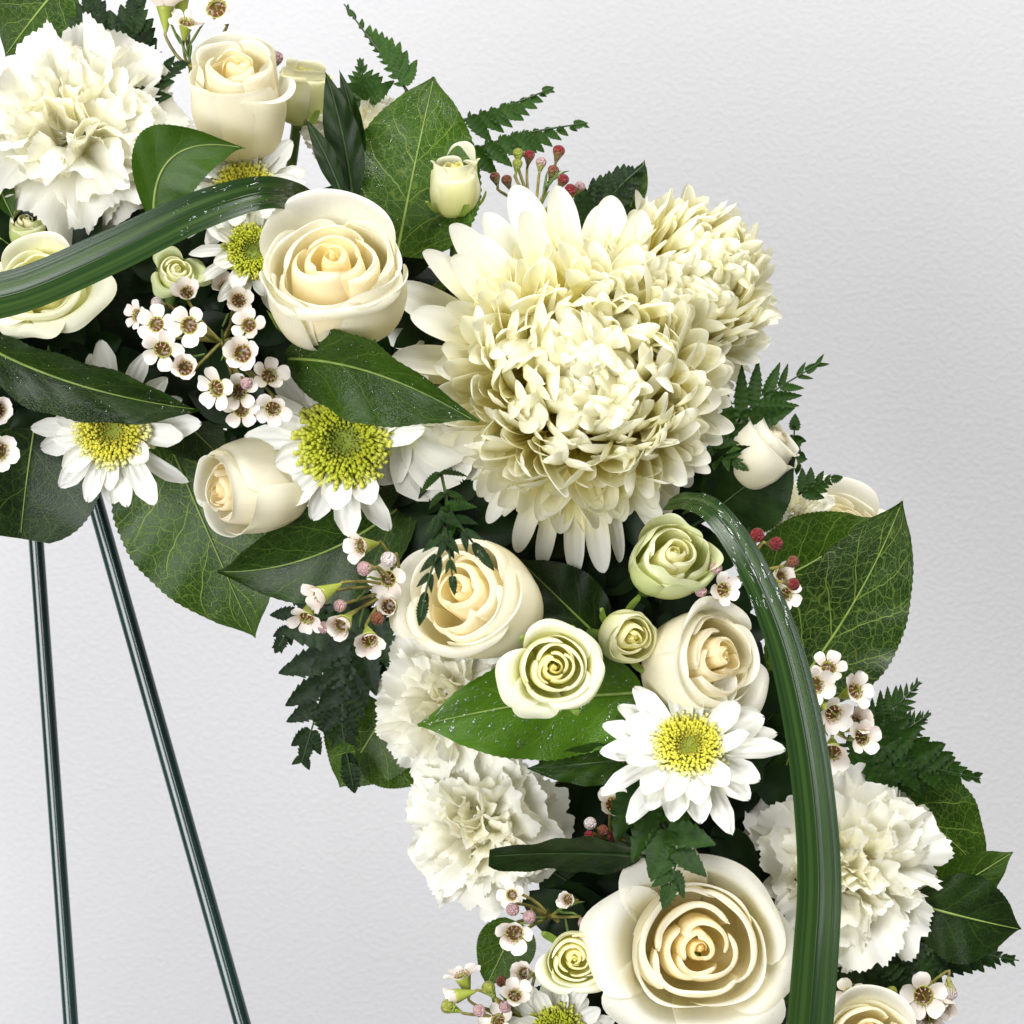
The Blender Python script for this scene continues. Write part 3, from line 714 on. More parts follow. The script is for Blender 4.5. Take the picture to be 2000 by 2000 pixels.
# ------------------------------------------------------------------ waxflower sprigs
def wax_petal_mesh(seed):
    r = np.random.default_rng(seed); nu, nv = 11, 11
    u = np.linspace(-1, 1, nu)[None, :]; v = np.linspace(0, 1, nv)[:, None]
    w = 0.47 * np.sin(PI * np.clip(0.10 + v * 0.80, 0, 1)) ** 0.55 * np.clip((1 - v) / 0.10, 0, 1) ** 0.35
    w = np.maximum(w, 0.05)
    y = v * 0.80 + 0 * u; x = u * w
    z = 0.28 * np.sin(v * 2.1) * 0.9 + 0.30 * (u ** 2) * w + 0.10 * v ** 3 + r.uniform(-0.04, 0.04) * u
    return sheet('petal', np.stack([x, y, z], -1), MAT['wax'])
WAXP = [wax_petal_mesh(600 + k) for k in range(4)]
WAX_CUP = lathe('flower', [(0.10, -1.35), (0.14, -1.2), (0.26, -0.85), (0.38, -0.45), (0.50, -0.08), (0.54, 0.06), (0.50, 0.10), (0.44, 0.04), (0.40, -0.06)], MAT['wax_cup'], 14)
WAX_DISC = lathe('disc', [(0.46, 0.06), (0.40, -0.05), (0.26, -0.12), (0.10, -0.12), (0.01, -0.10)], MAT['wax_disc'], 14)
def _stam():
    r = np.random.default_rng(5); paths = []
    for k in range(10):
        a = k / 10 * 2 * PI + 0.1; c, s = math.cos(a), math.sin(a); g = r.uniform(0.30, 0.40)
        p = np.array([(0.46 * c, 0.46 * s, 0.05), (0.47 * c, 0.47 * s, 0.22), (g * c, g * s, 0.30)])
        paths.append((p, np.array([0.026, 0.022, 0.020]))); e = p[-1]
        paths.append((np.array([e + (0, 0, -0.05), e, e + (0, 0, 0.06)]), np.array([0.025, 0.058, 0.012])))
    return tubes('stamens', paths, MAT['stamen'], 5)
WAX_STAM = _stam()
WAX_PIST = tubes('pistil', [(np.array([(0, 0, -0.12), (0.02, 0.02, 0.15), (0.03, 0.05, 0.40), (0.03, 0.05, 0.44)]), np.array([0.05, 0.04, 0.035, 0.05]))], MAT['wax_cup'], 6)
BUDM = {}
for k in ('red', 'pink', 'green', 'brown', 'pale'):
    BUDM[k] = lathe('bud', [(0.06, -0.95), (0.12, -0.8), (0.30, -0.35), (0.50, 0.05), (0.56, 0.30), (0.50, 0.52), (0.32, 0.68), (0.10, 0.75), (0.01, 0.75)], MAT['bud_' + k], 14)

def sprig(label, root_at, d0, flowers, buds=(), seed=1, hub=None):
    """flowers: (px,py,depth,radius,axis); buds: (px,py,depth,radius,axis,colour)"""
    r = np.random.default_rng(seed); o = P(*root_at, d0); T = Matrix.Translation(o.tolist())
    root = empty('waxflower_sprig', T, label, 'waxflower', 'waxflower sprigs in the wreath')
    hubp = P(*hub) if hub is not None else None
    paths = []
    mid = []
    items = [(f, 'f') for f in flowers] + [(b, 'b') for b in buds]
    for it, kind in items:
        px, py, d, rad, ax = it[:5]
        ax = nrm(np.array(ax, float) + r.uniform(-.32, .32, 3)); M = aim_matrix(P(px, py, d), ax, S(rad * r.uniform(.92, 1.08), d), r.uniform(0, 6.28))
        if kind == 'b': M = M @ Matrix.Scale(1.32, 4)
        L = T.inverted() @ M
        if kind == 'f':
            f = obj('flower', WAX_CUP, root, L)
            sq = r.uniform(-8, 12) if r.random() < 0.62 else r.uniform(22, 52)
            for k in range(5):
                m = Matrix.Rotation(k * 2 * PI / 5 + r.uniform(-.12, .12), 4, 'Z') @ Matrix.Translation((0, 0.42, 0.02)) @ Matrix.Rotation(math.radians(sq + r.uniform(-10, 14)), 4, 'X') @ Matrix.Scale(r.uniform(.9, 1.08), 4)
                obj('petal', WAXP[int(r.integers(0, 4))], f, m, heart=float(r.uniform(0, 0.22)))
            obj('disc', WAX_DISC, f); obj('stamens', WAX_STAM, f); obj('pistil', WAX_PIST, f)
            e = np.array(M @ Vector((0, 0, -1.3))); back = 1.3
        else:
            f = obj('bud', BUDM[it[5]], root, L); e = np.array(M @ Vector((0, 0, -0.9))); back = 0.9
        z = np.array(M.to_3x3() @ Vector((0, 0, 1)))
        h = hubp if hubp is not None else o
        pts = spline(np.array([h, h * 0.45 + e * 0.55 - z * 0.5 + r.uniform(-.001, .001, 3), e - z * 0.35, e + z * 0.05]), np.linspace(0, 1, 9)) - o
        paths.append((pts, np.linspace(0.0007, 0.0006, 9)))
    for k in range(7):
        h = hubp if hubp is not None else o; e = P(*items[int(r.integers(0, len(items)))][0][:3]); b = h + (e - h) * r.uniform(0.0, 0.55) - o
        dr = nrm(nrm(e - h) + r.uniform(-.8, .8, 3)); L = r.uniform(0.006, 0.012)
        obj('needle_leaf', tubes('needle_leaf', [(np.array([b, b + dr * L * 0.35, b + dr * L * 0.75 + np.array([0, 0, 0.0006]), b + dr * L]), np.array([0.0004, 0.0006, 0.0005, 0.0001]))], MAT['stem'], 5), root)
    if hubp is not None:
        paths.append((spline(np.array([o, (o + hubp) / 2 + np.array([0, 0.003, 0]), hubp]), np.linspace(0, 1, 8)) - o, np.full(8, 0.0010)))
    obj('stem', tubes('stem', paths, MAT['wax_stem'], 6), root)
    return root

# ------------------------------------------------------------------ ferns
def fern_leaflet_mesh(seed, asp=0.22, teeth=9):
    r = np.random.default_rng(seed); nv = teeth * 4 + 1; nu = 7
    v = np.linspace(0, 1, nv)[:, None]; u = np.linspace(-1, 1, nu)[None, :]
    w = asp * np.sin(PI * np.clip(0.06 + 0.94 * v, 0, 1) ** 0.62) ** 0.85
    ph = (v * teeth) % 1.0
    tooth = 1 - 0.30 * np.where(v < 0.10, 0, ph ** 0.8) * (np.abs(u) > 0.6)
    x = u * np.maximum(w, 0.006) * tooth
    y = v + 0.0 * u + 0.035 * (np.abs(u) > 0.9) * ph
    z = 0.16 * np.abs(u) * w - 0.06 * v ** 2 + 0.015 * np.sin(v * teeth * 2 * PI) * np.abs(u)
    return sheet('leaflet', np.stack([x, y, z], -1), MAT['fern'])
FERN = [fern_leaflet_mesh(700 + k, 0.21 + 0.02 * (k % 3), 8 + k % 3) for k in range(5)]
FERN_W = [fern_leaflet_mesh(710 + k, 0.31 + 0.03 * (k % 3), 6 + k % 2) for k in range(4)]

def frond(label, blades, seed, tone=0.4, name='fern_frond', group='fern fronds in the wreath', drops=0, link=None):
    """blades: list of dicts pts [(px,py,d)...], n, len (px at base), ang, sides, wide"""
    r = np.random.default_rng(seed); o = P(*blades[0]['pts'][0])
    root = empty(name, Matrix.Translation(o.tolist()), label, 'fern', group)
    paths = []
    for b in blades:
        cp = np.array([P(*q) for q in b['pts']]); n = b['n']; ts = np.linspace(0, 1, 40); line = spline(cp, ts)
        paths.append((line - o, np.linspace(b.get('r', 0.0007), 0.0003, 40)))
        bank = FERN_W if b.get('wide') else FERN
        tl = b.get('tilt', 0.0)
        for k in range(n):
            t = b.get('t0', 0.06) + (0.97 - b.get('t0', 0.06)) * (k / (n - 1)) ** b.get('sp', 0.92)
            c = spline(cp, np.array([t]))[0]; tg = nrm(spline(cp, np.array([min(1, t + 0.02)]))[0] - spline(cp, np.array([max(0, t - 0.02)]))[0])
            nn = nrm(np.array([0, -1, 0]) + 0.45 * nrm(np.cross(tg, [0, -1, 0])) * tl); nn = nrm(nn - tg * (nn @ tg)); sd = np.cross(tg, nn)
            ln = 1.32 * b['len'] / PPM * max(0.20, (1 - t ** b.get('tp', 1.25)) ** 0.75) * r.uniform(.92, 1.08)
            c = c - nn * 0.00045 * k + nn * 0.002
            for s in b.get('sides', (-1, 1)):
                an = math.radians(b.get('ang', 52) * (1 - 0.45 * t) + r.uniform(-6, 6)); l2 = ln * (b.get('short', 0.5) if s == b.get('shortside', 0) else 1)
                y = nrm(tg * math.cos(an) + sd * s * math.sin(an) - nn * r.uniform(-0.04, 0.10)); z = nrm(nn - y * (nn @ y) + sd * r.uniform(-.12, .12)); z = nrm(z - y * (z @ y)); x = np.cross(y, z)
                wf = b.get('wf', 0.92)
                obj('leaflet', bank[int(r.integers(0, len(bank)))], root, basis(c - o, x, y, z, l2 * wf, l2, l2), tone=float(np.clip(tone + r.uniform(-.1, .1), 0, 1)), vein=0.25, wet=0.12)
        # tip leaflet
        tg = nrm(line[-1] - line[-4]); nn = nrm(np.array([0, -1., 0]) - tg * (np.array([0, -1., 0]) @ tg)); x = np.cross(tg, nn)
        l2 = b.get('tip', b['len'] * 0.35) / PPM
        obj('leaflet', bank[0], root, basis(line[-5] - o, x, tg, nn, l2 * 1.2, l2, l2), tone=tone, vein=0.25, wet=0.12)
    if link is not None:
        paths.append((np.linspace(o, P(*link), 8) - o, np.full(8, 0.0009)))
    rp = 0.3 * ring_point(o) + 0.7 * np.array([o[0], -0.01, o[2]]); paths.append((spline(np.array([o, (o + rp) / 2 + np.array([0, 0.004, 0]), rp]), np.linspace(0, 1, 8)) - o, np.full(8, 0.0009)))
    obj('rachis', tubes('rachis', paths, MAT['fern_stem'], 6), root)
    return root

# ================================================================== LAYOUT (photo pixels, depth in mm)
# ---- backing foliage, coloured near black to deepen the shade between the flowers
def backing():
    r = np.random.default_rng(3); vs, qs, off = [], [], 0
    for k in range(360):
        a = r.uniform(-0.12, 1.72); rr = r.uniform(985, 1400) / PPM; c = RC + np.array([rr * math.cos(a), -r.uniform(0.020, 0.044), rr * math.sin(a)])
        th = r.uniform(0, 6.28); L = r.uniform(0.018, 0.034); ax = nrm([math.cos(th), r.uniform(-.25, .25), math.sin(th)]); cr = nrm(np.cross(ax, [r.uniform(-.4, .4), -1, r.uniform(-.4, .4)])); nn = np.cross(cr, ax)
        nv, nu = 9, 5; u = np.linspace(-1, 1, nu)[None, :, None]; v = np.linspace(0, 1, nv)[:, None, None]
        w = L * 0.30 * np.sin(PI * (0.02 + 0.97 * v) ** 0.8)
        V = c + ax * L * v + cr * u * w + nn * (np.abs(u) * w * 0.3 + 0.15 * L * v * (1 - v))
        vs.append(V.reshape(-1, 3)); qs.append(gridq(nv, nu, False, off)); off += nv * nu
    o = obj('backing_foliage', mesh_arrays('backing_foliage', np.vstack(vs), np.vstack(qs), None, MAT['back_leaf'])); tag(o, 'leaves lining the ring, coloured near black for the shade beneath the flowers', 'foliage', kind='stuff')
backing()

# ---- broad leaves
leaf('large upright glossy leaf with fine veins and a thin tip above the big open rose', (775, 500), (848, 150), 285, 40, 30, roll=8, bend=0.05, fold=0.06, tone=0.55, vein=1.0, shape='heart', drops=80, peak=0.5)
leaf('folded olive leaf with a reddish tip between the carnation and the tall rose', (302, 440), (480, 290), 150, 62, 74, roll=-14, bend=0.10, fold=0.10, bow=-0.30, tone=0.62, vein=0.25, drops=0)
leaf('broad wet leaf lying directly under the big open rose', (560, 700), (934, 826), 190, 66, 92, roll=-38, bend=0.10, fold=0.20, bow=-0.06, tone=0.42, vein=0.45, drops=60)
leaf('long dark wet leaf above the yellow centred daisy', (-40, 668), (395, 800), 150, 58, 62, roll=-35, bend=0.10, fold=0.16, bow=0.05, tone=0.16, vein=0.3, drops=60)
leaf('broad dark leaf below the long wet leaf, overlapping the easel leg', (95, 690), (40, 1052), 290, 28, 20, roll=10, bend=0.06, fold=0.08, tone=0.10, vein=0.35, shape='round')
leaf('wide leaf with a bright vein network hanging below the lying rose bud', (330, 860), (498, 1246), 330, 14, 6, roll=-6, bend=0.03, fold=0.03, bow=0.0, tone=0.42, vein=1.25, shape='heart')
leaf('long pointed leaf reaching over the vein patterned leaf', (815, 960), (425, 1116), 205, 40, 30, roll=14, bend=0.08, fold=0.16, bow=-0.10, tone=0.22, vein=0.5)
leaf('shiny droplet covered leaf cradling the small open yellow rose', (1255, 1352), (816, 1418), 232, 62, 78, roll=12, bend=0.05, fold=0.10, bow=0.03, tone=1.15, vein=0.40, drops=170, dropr=(0.0007, 0.0019))
leaf('veined leaf tucked behind the white carnation under the dark fern', (760, 1380), (664, 1538), 190, 16, 10, roll=0, bend=0.02, tone=0.46, vein=1.2, shape='heart', serr=0.02)
leaf('pointed half of a veined leaf showing beneath the ruffled carnation', (700, 1440), (850, 1522), 130, 12, 12, roll=10, bend=0.02, tone=0.48, vein=1.2)
leaf('dark wet leaf under the droplet covered leaf', (1240, 1480), (1030, 1500), 90, 62, 66, roll=20, bend=0.08, tone=0.30, vein=0.15, drops=20)
leaf('small curved leaf peeking out left of the lower ruffled carnation', (868, 1590), (865, 1745), 105, 24, 20, roll=-28, bend=0.05, bow=-0.22, tone=0.48, vein=0.6)
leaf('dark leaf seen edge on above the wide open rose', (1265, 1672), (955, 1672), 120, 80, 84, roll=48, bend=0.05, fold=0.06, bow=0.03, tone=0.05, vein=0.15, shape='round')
leaf('large veined leaf standing up at the right beside the grass loop', (1548, 1350), (1762, 978), 238, 30, 22, roll=4, bend=0.03, fold=0.05, bow=0.035, tone=0.20, vein=1.15, shape='heart', peak=0.5)
leaf('veined leaf with a hooked tip behind the red buds', (1470, 1150), (1706, 1010), 205, 22, 16, roll=-8, bend=0.04, fold=0.08, bow=0.05, tone=0.44, vein=1.1)
leaf('smooth dark leaf with a sharp upper corner right of the chrysanthemum', (1385, 1010), (1556, 892), 200, 34, 40, roll=-20, bend=0.05, fold=0.10, bow=-0.05, tone=0.12, vein=0.08)
leaf('broad veined leaf curving out behind the white carnation on the right', (1680, 1530), (1935, 1725), 205, 12, 6, roll=12, bend=0.04, fold=0.05, bow=-0.06, tone=0.36, vein=1.15)
leaf('pointed green leaf between the veined leaf and the round dark leaf', (1800, 1770), (1978, 1664), 110, 22, 20, roll=0, bend=0.04, fold=0.1, tone=0.48, vein=0.8)
leaf('rounded dark leaf below the pointed leaf right of the white carnation', (1770, 1760), (1995, 1815), 190, 32, 36, roll=-16, bend=0.08, fold=0.06, tone=0.10, vein=0.25, shape='ovate', peak=0.5)
leaf('veined leaf behind the pink buds next to the small yellow rose', (1010, 1800), (950, 1925), 115, 16, 12, roll=0, bend=0.03, tone=0.46, vein=1.2, shape='heart')
leaf('dark veined leaf in the corner above the large carnation', (120, -30), (10, 110), 165, 18, 20, roll=0, bend=0.04, tone=0.30, vein=0.9, shape='heart')
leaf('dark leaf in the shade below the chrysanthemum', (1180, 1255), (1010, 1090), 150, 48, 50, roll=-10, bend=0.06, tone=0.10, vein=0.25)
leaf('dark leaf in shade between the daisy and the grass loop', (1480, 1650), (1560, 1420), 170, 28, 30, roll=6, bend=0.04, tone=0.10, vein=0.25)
leaf('dark leaf under the wide open rose beside the grass loop', (1560, 1900), (1400, 1985), 90, 60, 64, roll=10, tone=0.24, vein=0.15, drops=30)
leaf('veined leaf between the yellow centred daisy and the lying rose bud', (330, 790), (440, 900), 130, 22, 20, roll=0, tone=0.22, vein=0.8, shape='heart')
leaf('narrow olive leaf left of the large carnation', (-30, 300), (28, 430), 60, 50, 50, roll=20, tone=0.55, vein=0.3)
leaf('small leaf tip standing behind the chrysanthemum petals', (1225, 420), (1259, 312), 46, 8, 8, roll=0, tone=0.5, vein=0.4)
leaf('dark leaf behind the lower right waxflowers', (1600, 1900), (1800, 1960), 100, 14, 14, roll=0, tone=0.12, vein=0.3)
leaf('dark leaf behind the small bottom roses', (1010, 1960), (1180, 1990), 110, 24, 24, roll=0, tone=0.15, vein=0.2)

leaf('near black leaf added as shade in the gap under the edge on leaf', (1060, 1690), (1230, 1790), 150, 16, 18, roll=0, tone=0.05, vein=0.1)  # this group is added, coloured near black to stand for shade in gaps
leaf('near black leaf added as shade in the gap left of the single waxflower', (1040, 1600), (1210, 1560), 120, 14, 16, roll=0, tone=0.05, vein=0.1)
leaf('near black leaf added as shade between the crossed rose and the grass blade', (1440, 1470), (1565, 1330), 110, 20, 22, roll=0, tone=0.05, vein=0.1)
leaf('near black leaf added as shade under the right side of the chrysanthemum', (1320, 1020), (1410, 880), 110, 20, 22, roll=0, tone=0.05, vein=0.1)

# ---- ruscus
def ruscus():
    o = P(690, 400, 40)
    root = empty('ruscus_sprig', Matrix.Translation(o.tolist()), 'dark sprig of narrow pointed leaves between the two upper roses', 'sprig')
    for b, t, w, db, dt, tn in (((690, 395), (635, 140), 74, 44, 40, 0.10), ((705, 330), (662, 136), 38, 36, 34, 0.18), ((668, 380), (596, 232), 40, 50, 50, 0.14)):
        l = leaf('x y z w', b, t, w, db, dt, roll=8, bend=0.03, fold=0.10, bow=0.03, tone=tn, vein=0.05, shape='lance', stalk=False, name='leaf', serr=0.0)
        loc = Vector(l.location); l.parent = root; l.location = loc - Vector(o.tolist())
        for k in ('label', 'category'): del l[k]
    rp = ring_point(o)
    obj('stem', tubes('stem', [(spline(np.array([o, (o + rp) / 2, rp]), np.linspace(0, 1, 8)) - o, np.full(8, 0.001))], MAT['stem'], 6), root)
ruscus()

# ---- grass
g1, V1 = strap('broad shiny grass blade arching from the open rose across the small yellow rose',
               [(-60, 590, 96), (60, 560, 98), (220, 490, 100), (380, 415, 100), (500, 378, 96), (570, 382, 84), (612, 402, 66)], [96, 94, 90, 80, 66, 56, 40], [12, 12, 10, 6, -6, -16, -25])
scatter_drops(V1, 60, 0.0004, 0.0012, g1, vlo=0.45, vhi=0.95, long=True)
g2, V2 = strap('long grass blade looping down over the carnation on the right',
               [(1300, 985, 74), (1345, 978, 92), (1400, 1005, 104), (1470, 1110, 112), (1535, 1270, 114), (1580, 1480, 112), (1600, 1700, 108), (1592, 1880, 104), (1575, 2080, 98)], [28, 42, 52, 60, 70, 80, 86, 90, 92], [50, 30, 10, 4, 2, 0, 0, 0, 0])
scatter_drops(V2, 70, 0.0004, 0.0013, g2, vlo=0.12, vhi=0.5, long=True)

# ---- chrysanthemums
EX1 = [(118, 92, 1.15, 0.92), (104, 84, 1.22, 1.01), (128, 88, 1.20, 0.97), (140, 86, 1.2, 0.92), (150, 95, 1.25, 0.92), (162, 98, 1.2, 0.88), (172, 96, 1.22, 1.01), (182, 100, 1.1, 0.92),
       (95, 80, 1.15, 1.05), (86, 86, 1.05, 0.92), (112, 72, 1.05, 0.97), (125, 74, 1.05, 0.92), (138, 72, 1.08, 0.92), (155, 80, 1.05, 0.92), (168, 84, 1.08, 0.88), (76, 84, 1.1, 1.01), (68, 80, 1.05, 1.01),
       (232, 100, .92, 0.59), (246, 98, 1.0, 0.59), (256, 100, 1.06, 0.59), (265, 98, 1.08, 0.59), (275, 100, 1.08, 0.59), (285, 100, 1.02, 0.59), (297, 98, .95, 0.59)]
chrysanthemum('huge creamy chrysanthemum ball with incurved petals, the largest bloom', (1135, 755), 50, 300, (0.06, 0.12, 0.99), 21, 276, EX1, fill=330)
chrysanthemum('second white chrysanthemum half hidden behind the huge creamy one', (1312, 585), 26, 214, (0.50, 0.40, 0.76), 22, 230, [], maxang=116, fill=200)

# ---- large roses
SIDE = [(0.12, -1.10), (0.82, -0.92), (1.05, -0.42), (1.03, 0.06), (1.06, 0.30), (1.12, 0.36)]
rose('big open cream rose with a rolled lip beside the chrysanthemum', (652, 532), 86, 116, (-0.02, 0.58, 0.81),
     [(20, 1.15, CUP), (150, 1.1, CUP), (190, 1.1, SIDE, {'drop': .3}), (350, 1.1, SIDE, {'drop': .3}), (272, 1.45, LIP, {'drop': .24}), (92, 1.55, [(0.12, -1.10), (0.84, -0.90), (1.08, -0.42), (1.10, 0.10), (1.14, 0.42), (1.20, 0.56), (1.27, 0.58)], {'drop': .22}),
      (215, 0.62, [(0.12, -1.1), (.9, -.9), (1.14, -.45), (1.16, .0), (1.2, .28), (1.26, .34)], {'drop': .5}), (322, 0.85, [(0.12, -1.1), (.9, -.9), (1.12, -.45), (1.13, .0), (1.15, .14), (1.20, .16)], {'drop': .4})], 31, drops=260, tall=1.18, heart_r=0.06, mid=((.60, .31), (.71, .30), (.81, .29), (.90, .27)))
rose('tall cream rose bud standing at the top beside the waxflowers', (462, 168), 58, 88, (0.02, 0.74, 0.67),
     [(30, 1.2, TALL), (150, 1.2, TALL), (262, 1.25, [(0.10, -1.3), (0.7, -1.1), (0.97, -0.45), (0.98, 0.05), (0.96, 0.22), (1.0, 0.27)]), (325, 0.95, [(0.1, -1.3), (.75, -1.1), (1.0, -.5), (1.04, -.10), (1.14, .10), (1.34, .12)], {'drop': .36}), (90, 1.4, [(0.1, -1.2), (.8, -.9), (1.02, -.35), (1.0, .3), (1.0, .50), (1.04, .53)], {'drop': .25}), (200, 0.9, CUP)], 32, rim=0.36, tall=1.4, mid=((.5, .40), (.62, .42), (.74, .38)), cal=False, cone=.06)
rose('cream rose bud lying on its side facing the easel', (470, 955), 56, 96, (-0.78, -0.12, 0.62),
     [(0, 1.3, TALL), (120, 1.3, TALL), (240, 1.3, CUP), (60, 1.1, [(0.12, -1.2), (.8, -.95), (1.02, -.4), (.95, .1), (.86, .3), (.88, .36)]), (300, 1.1, CUP), (165, 0.75, [(0.12, -1.2), (.8, -.95), (1.02, -.4), (.98, .1), (1.05, .30), (1.2, .30)], {'drop': .4})], 33, rim=0.40, mid=((.5, .40), (.6, .38), (.72, .38)), cal=False, tall=1.22)
WRAPB = [(0.12, -1.15), (.84, -.92), (1.06, -.36), (1.00, .10), (.90, .30), (.92, .38)]
rose('cream rose partly covered by a dark fern tip below the chrysanthemum', (916, 1164), 74, 112, (-0.46, 0.34, 0.82),
     [(10, 1.2, WRAPB), (130, 1.2, CUP), (262, 1.35, LIP, {'drop': .34}), (322, 1.2, [(0.12, -1.1), (.85, -.9), (1.08, -.4), (1.06, .05), (1.06, .24), (1.14, .28)], {'drop': .34}), (180, 1.1, [(0.12, -1.1), (.85, -.9), (1.1, -.4), (1.12, .05), (1.22, .26), (1.36, .26)], {'drop': .35, 'wav': .06})], 34, cal=False, heart_r=.055, slope=.09, tall=1.15, rim=.34)
rose('cream rose crossed by the grass blade above the white daisy', (1384, 1292), 70, 96, (0.56, 0.20, 0.80),
     [(0, 1.25, TALL), (140, 1.25, WRAPB), (262, 1.3, WRAPB, {'drop': .34}), (195, 1.2, [(0.12, -1.2), (.85, -.95), (1.06, -.4), (1.05, .05), (1.04, .22), (1.12, .24)], {'drop': .3}), (98, 1.2, [(0.12, -1.2), (.85, -.9), (1.06, -.3), (1.06, .25), (1.16, .40), (1.30, .34)], {'drop': .3}), (310, .9, FLARE, {'drop': .45})], 35, cal=False, tall=1.22, heart_r=.05, rim=.36, slope=.09, mid=((.5, .38), (.62, .38), (.74, .36)))
rose('wide open cream rose with swept back petals and spiral peach centre', (1364, 1850), 80, 124, (0.04, 0.16, 0.99),
     [(215, 1.1, CUP), (95, 1.3, CUP), (330, 1.2, CUP), (172, 0.80, REFLEX, {'drop': .42, 'wav': .05}), (52, 1.15, [(0.12, -1.08), (0.85, -0.85), (1.1, -0.4), (1.2, 0.02), (1.34, 0.16), (1.50, 0.12)], {'drop': .32}), (352, 0.95, [(0.12, -1.08), (0.8, -0.85), (1.1, -0.4), (1.22, -0.02), (1.38, 0.04), (1.54, -.06)], {'drop': .35}), (118, .7, REFLEX, {'drop': .5}), (228, .66, REFLEX, {'drop': .55}), (292, .80, REFLEX, {'drop': .5})], 137, inner=6, heart_r=0.055, loose=0.55, mid=((.56, .28), (.67, .27), (.78, .24), (.88, .20)), lip=0.05, cal=False, drops=300, cone=.05, slope=.06)
rose('closed white rose bud under the fern tip right of the chrysanthemum', (1494, 872), 34, 76, (0.72, 0.62, 0.30),
     [(a, 1.3, TALL) for a in (0, 120, 240)] + [(60, 1.2, CUP), (180, 1.2, CUP), (300, 1.2, CUP)], 37, rim=.46, mid=((.45, .46), (.55, .46)), heart=0.2, cal=False)
rose('pale cream rose peeking over the leaf with the hooked tip', (1640, 1030), -14, 82, (0.20, 0.75, 0.62),
     [(30, 1.2, CUP), (150, 1.2, CUP), (270, 1.2, CUP), (90, 1.4, BACK), (330, 1.0, FLARE)], 38, heart=0.3, cal=False)
rose('cream rose cut off by the lower edge right of the grass blade', (1700, 2042), 74, 84, (0.05, 0.5, 0.86),
     [(30, 1.2, CUP), (150, 1.2, CUP), (270, 1.2, LIP), (88, 1.4, BACK), (330, 1.0, CUP)], 39, cal=False)
rose('cream rose showing only its top petal under the wide open rose', (1448, 2066), 62, 84, (0.0, 0.5, 0.86),
     [(30, 1.2, CUP), (150, 1.2, CUP), (270, 1.2, LIP), (88, 1.4, BACK), (330, 1.0, CUP)], 40, cal=False)

# ---- spray roses
SG = {'mat': 'spray', 'name': 'spray_rose'}
PT = [(0.1, -1.1), (.74, -.9), (.95, -.35), (.86, .2), (.84, .5), (.95, .62)]
WRAP = [(0.12, -1.1), (.85, -.9), (1.05, -.35), (.98, .12), (.86, .32), (.84, .40)]
rose('small yellow rose bud standing in front of the large upright leaf', (888, 352), 46, 50, (0.05, 0.88, 0.46),
     [(0, 1.1, TALL), (120, 1.1, TALL), (240, 1.1, TALL), (290, 1.0, PT, {'drop': .5, 'wav': .07, 'pw': 1.4}), (60, 1.1, [(0.1, -1.1), (.78, -.9), (1.0, -.35), (.92, .3), (.92, .8), (1.0, .95)], {'drop': .5, 'wav': .06, 'pw': 1.4}), (350, 1.0, PT, {'drop': .5, 'wav': .08, 'pw': 1.4}), (200, 1.0, PT, {'drop': .45, 'wav': .06, 'pw': 1.5})], 51, rim=.4, tall=1.35, inner=4, **SG)
rose('round green tinged rose bud hanging under the chrysanthemum', (1312, 1088), 72, 70, (0.20, 0.42, 0.88),
     [(0, 1.1, WRAP, {'g': .15, 'wav': .09}), (120, 1.15, WRAP, {'g': .3, 'wav': .09}), (250, 1.1, WRAP, {'g': .35, 'wav': .10, 'drop': .4}), (300, 1.1, LIP, {'g': .55, 'wav': .10, 'drop': .42}), (190, 1.1, SIDE, {'g': .6, 'wav': .10, 'drop': .4}), (75, 1.0, SIDE, {'g': .4, 'wav': .10, 'drop': .35}), (345, .8, SIDE, {'g': .5, 'wav': .10, 'drop': .45})], 52, heart=.45, green=.08, cal=False, inner=3, mid=((.46, .34), (.62, .34), (.76, .3)), tall=1.15, **SG)
rose('small half closed greenish rose with pointed sepals beside the open yellow rose', (1232, 1245), 76, 52, (0.48, 0.0, 0.88),
     [(0, 1.2, WRAP, {'g': .0}), (120, 1.2, WRAP, {'g': .1}), (240, 1.2, WRAP, {'g': .15}), (60, 1.1, CUP, {'g': .25, 'wav': .08, 'drop': .4}), (180, 1.1, CUP, {'g': .4, 'wav': .08, 'drop': .4})], 53, heart=.9, inner=4, **SG)
rose('small open yellow hearted rose resting on the droplet covered leaf', (1082, 1304), 104, 62, (0.10, 0.06, 0.99),
     [(30, 1.3, CUP), (160, 1.2, CUP), (280, 1.3, LIP), (80, 1.2, FLARE, {'drop': .42}), (196, .95, REFLEX, {'drop': .42, 'wav': .06}), (240, .8, REFLEX, {'drop': .45, 'wav': .06}), (320, 1.1, FLARE, {'drop': .35}), (20, 1.0, FLARE, {'drop': .4})], 54, inner=5, slope=.06, **SG)
rose('small yellow rose pressed against the wide open rose', (1122, 1872), 76, 50, (-0.02, 0.05, 1.0),
     [(30, 1.3, CUP), (160, 1.2, CUP), (280, 1.3, LIP), (100, 1.2, CUP), (220, 1.0, FLARE, {'drop': .4}), (310, .9, FLARE, {'drop': .4})], 55, inner=5, slope=.06, **SG)
rose('pale yellow rose lying beneath the arching grass blade', (82, 555), 66, 74, (-0.08, 0.40, 0.9),
     [(30, 1.3, CUP), (160, 1.2, CUP), (280, 1.3, LIP), (90, 1.3, BACK), (325, 1.1, REFLEX, {'drop': .35, 'wav': .08}), (250, 1.0, REFLEX, {'drop': .4, 'wav': .08}), (200, 1.0, FLARE)], 56, cal=False, **SG)
rose('pale rose with a green sepal behind the tall cream bud', (592, 165), 22, 52, (0.2, 0.85, 0.45),
     [(30, 1.2, TALL), (150, 1.2, TALL), (270, 1.2, TALL), (330, 1.1, CUP), (210, 1.1, CUP), (90, 1.2, CUP)], 57, tall=1.4, **SG)
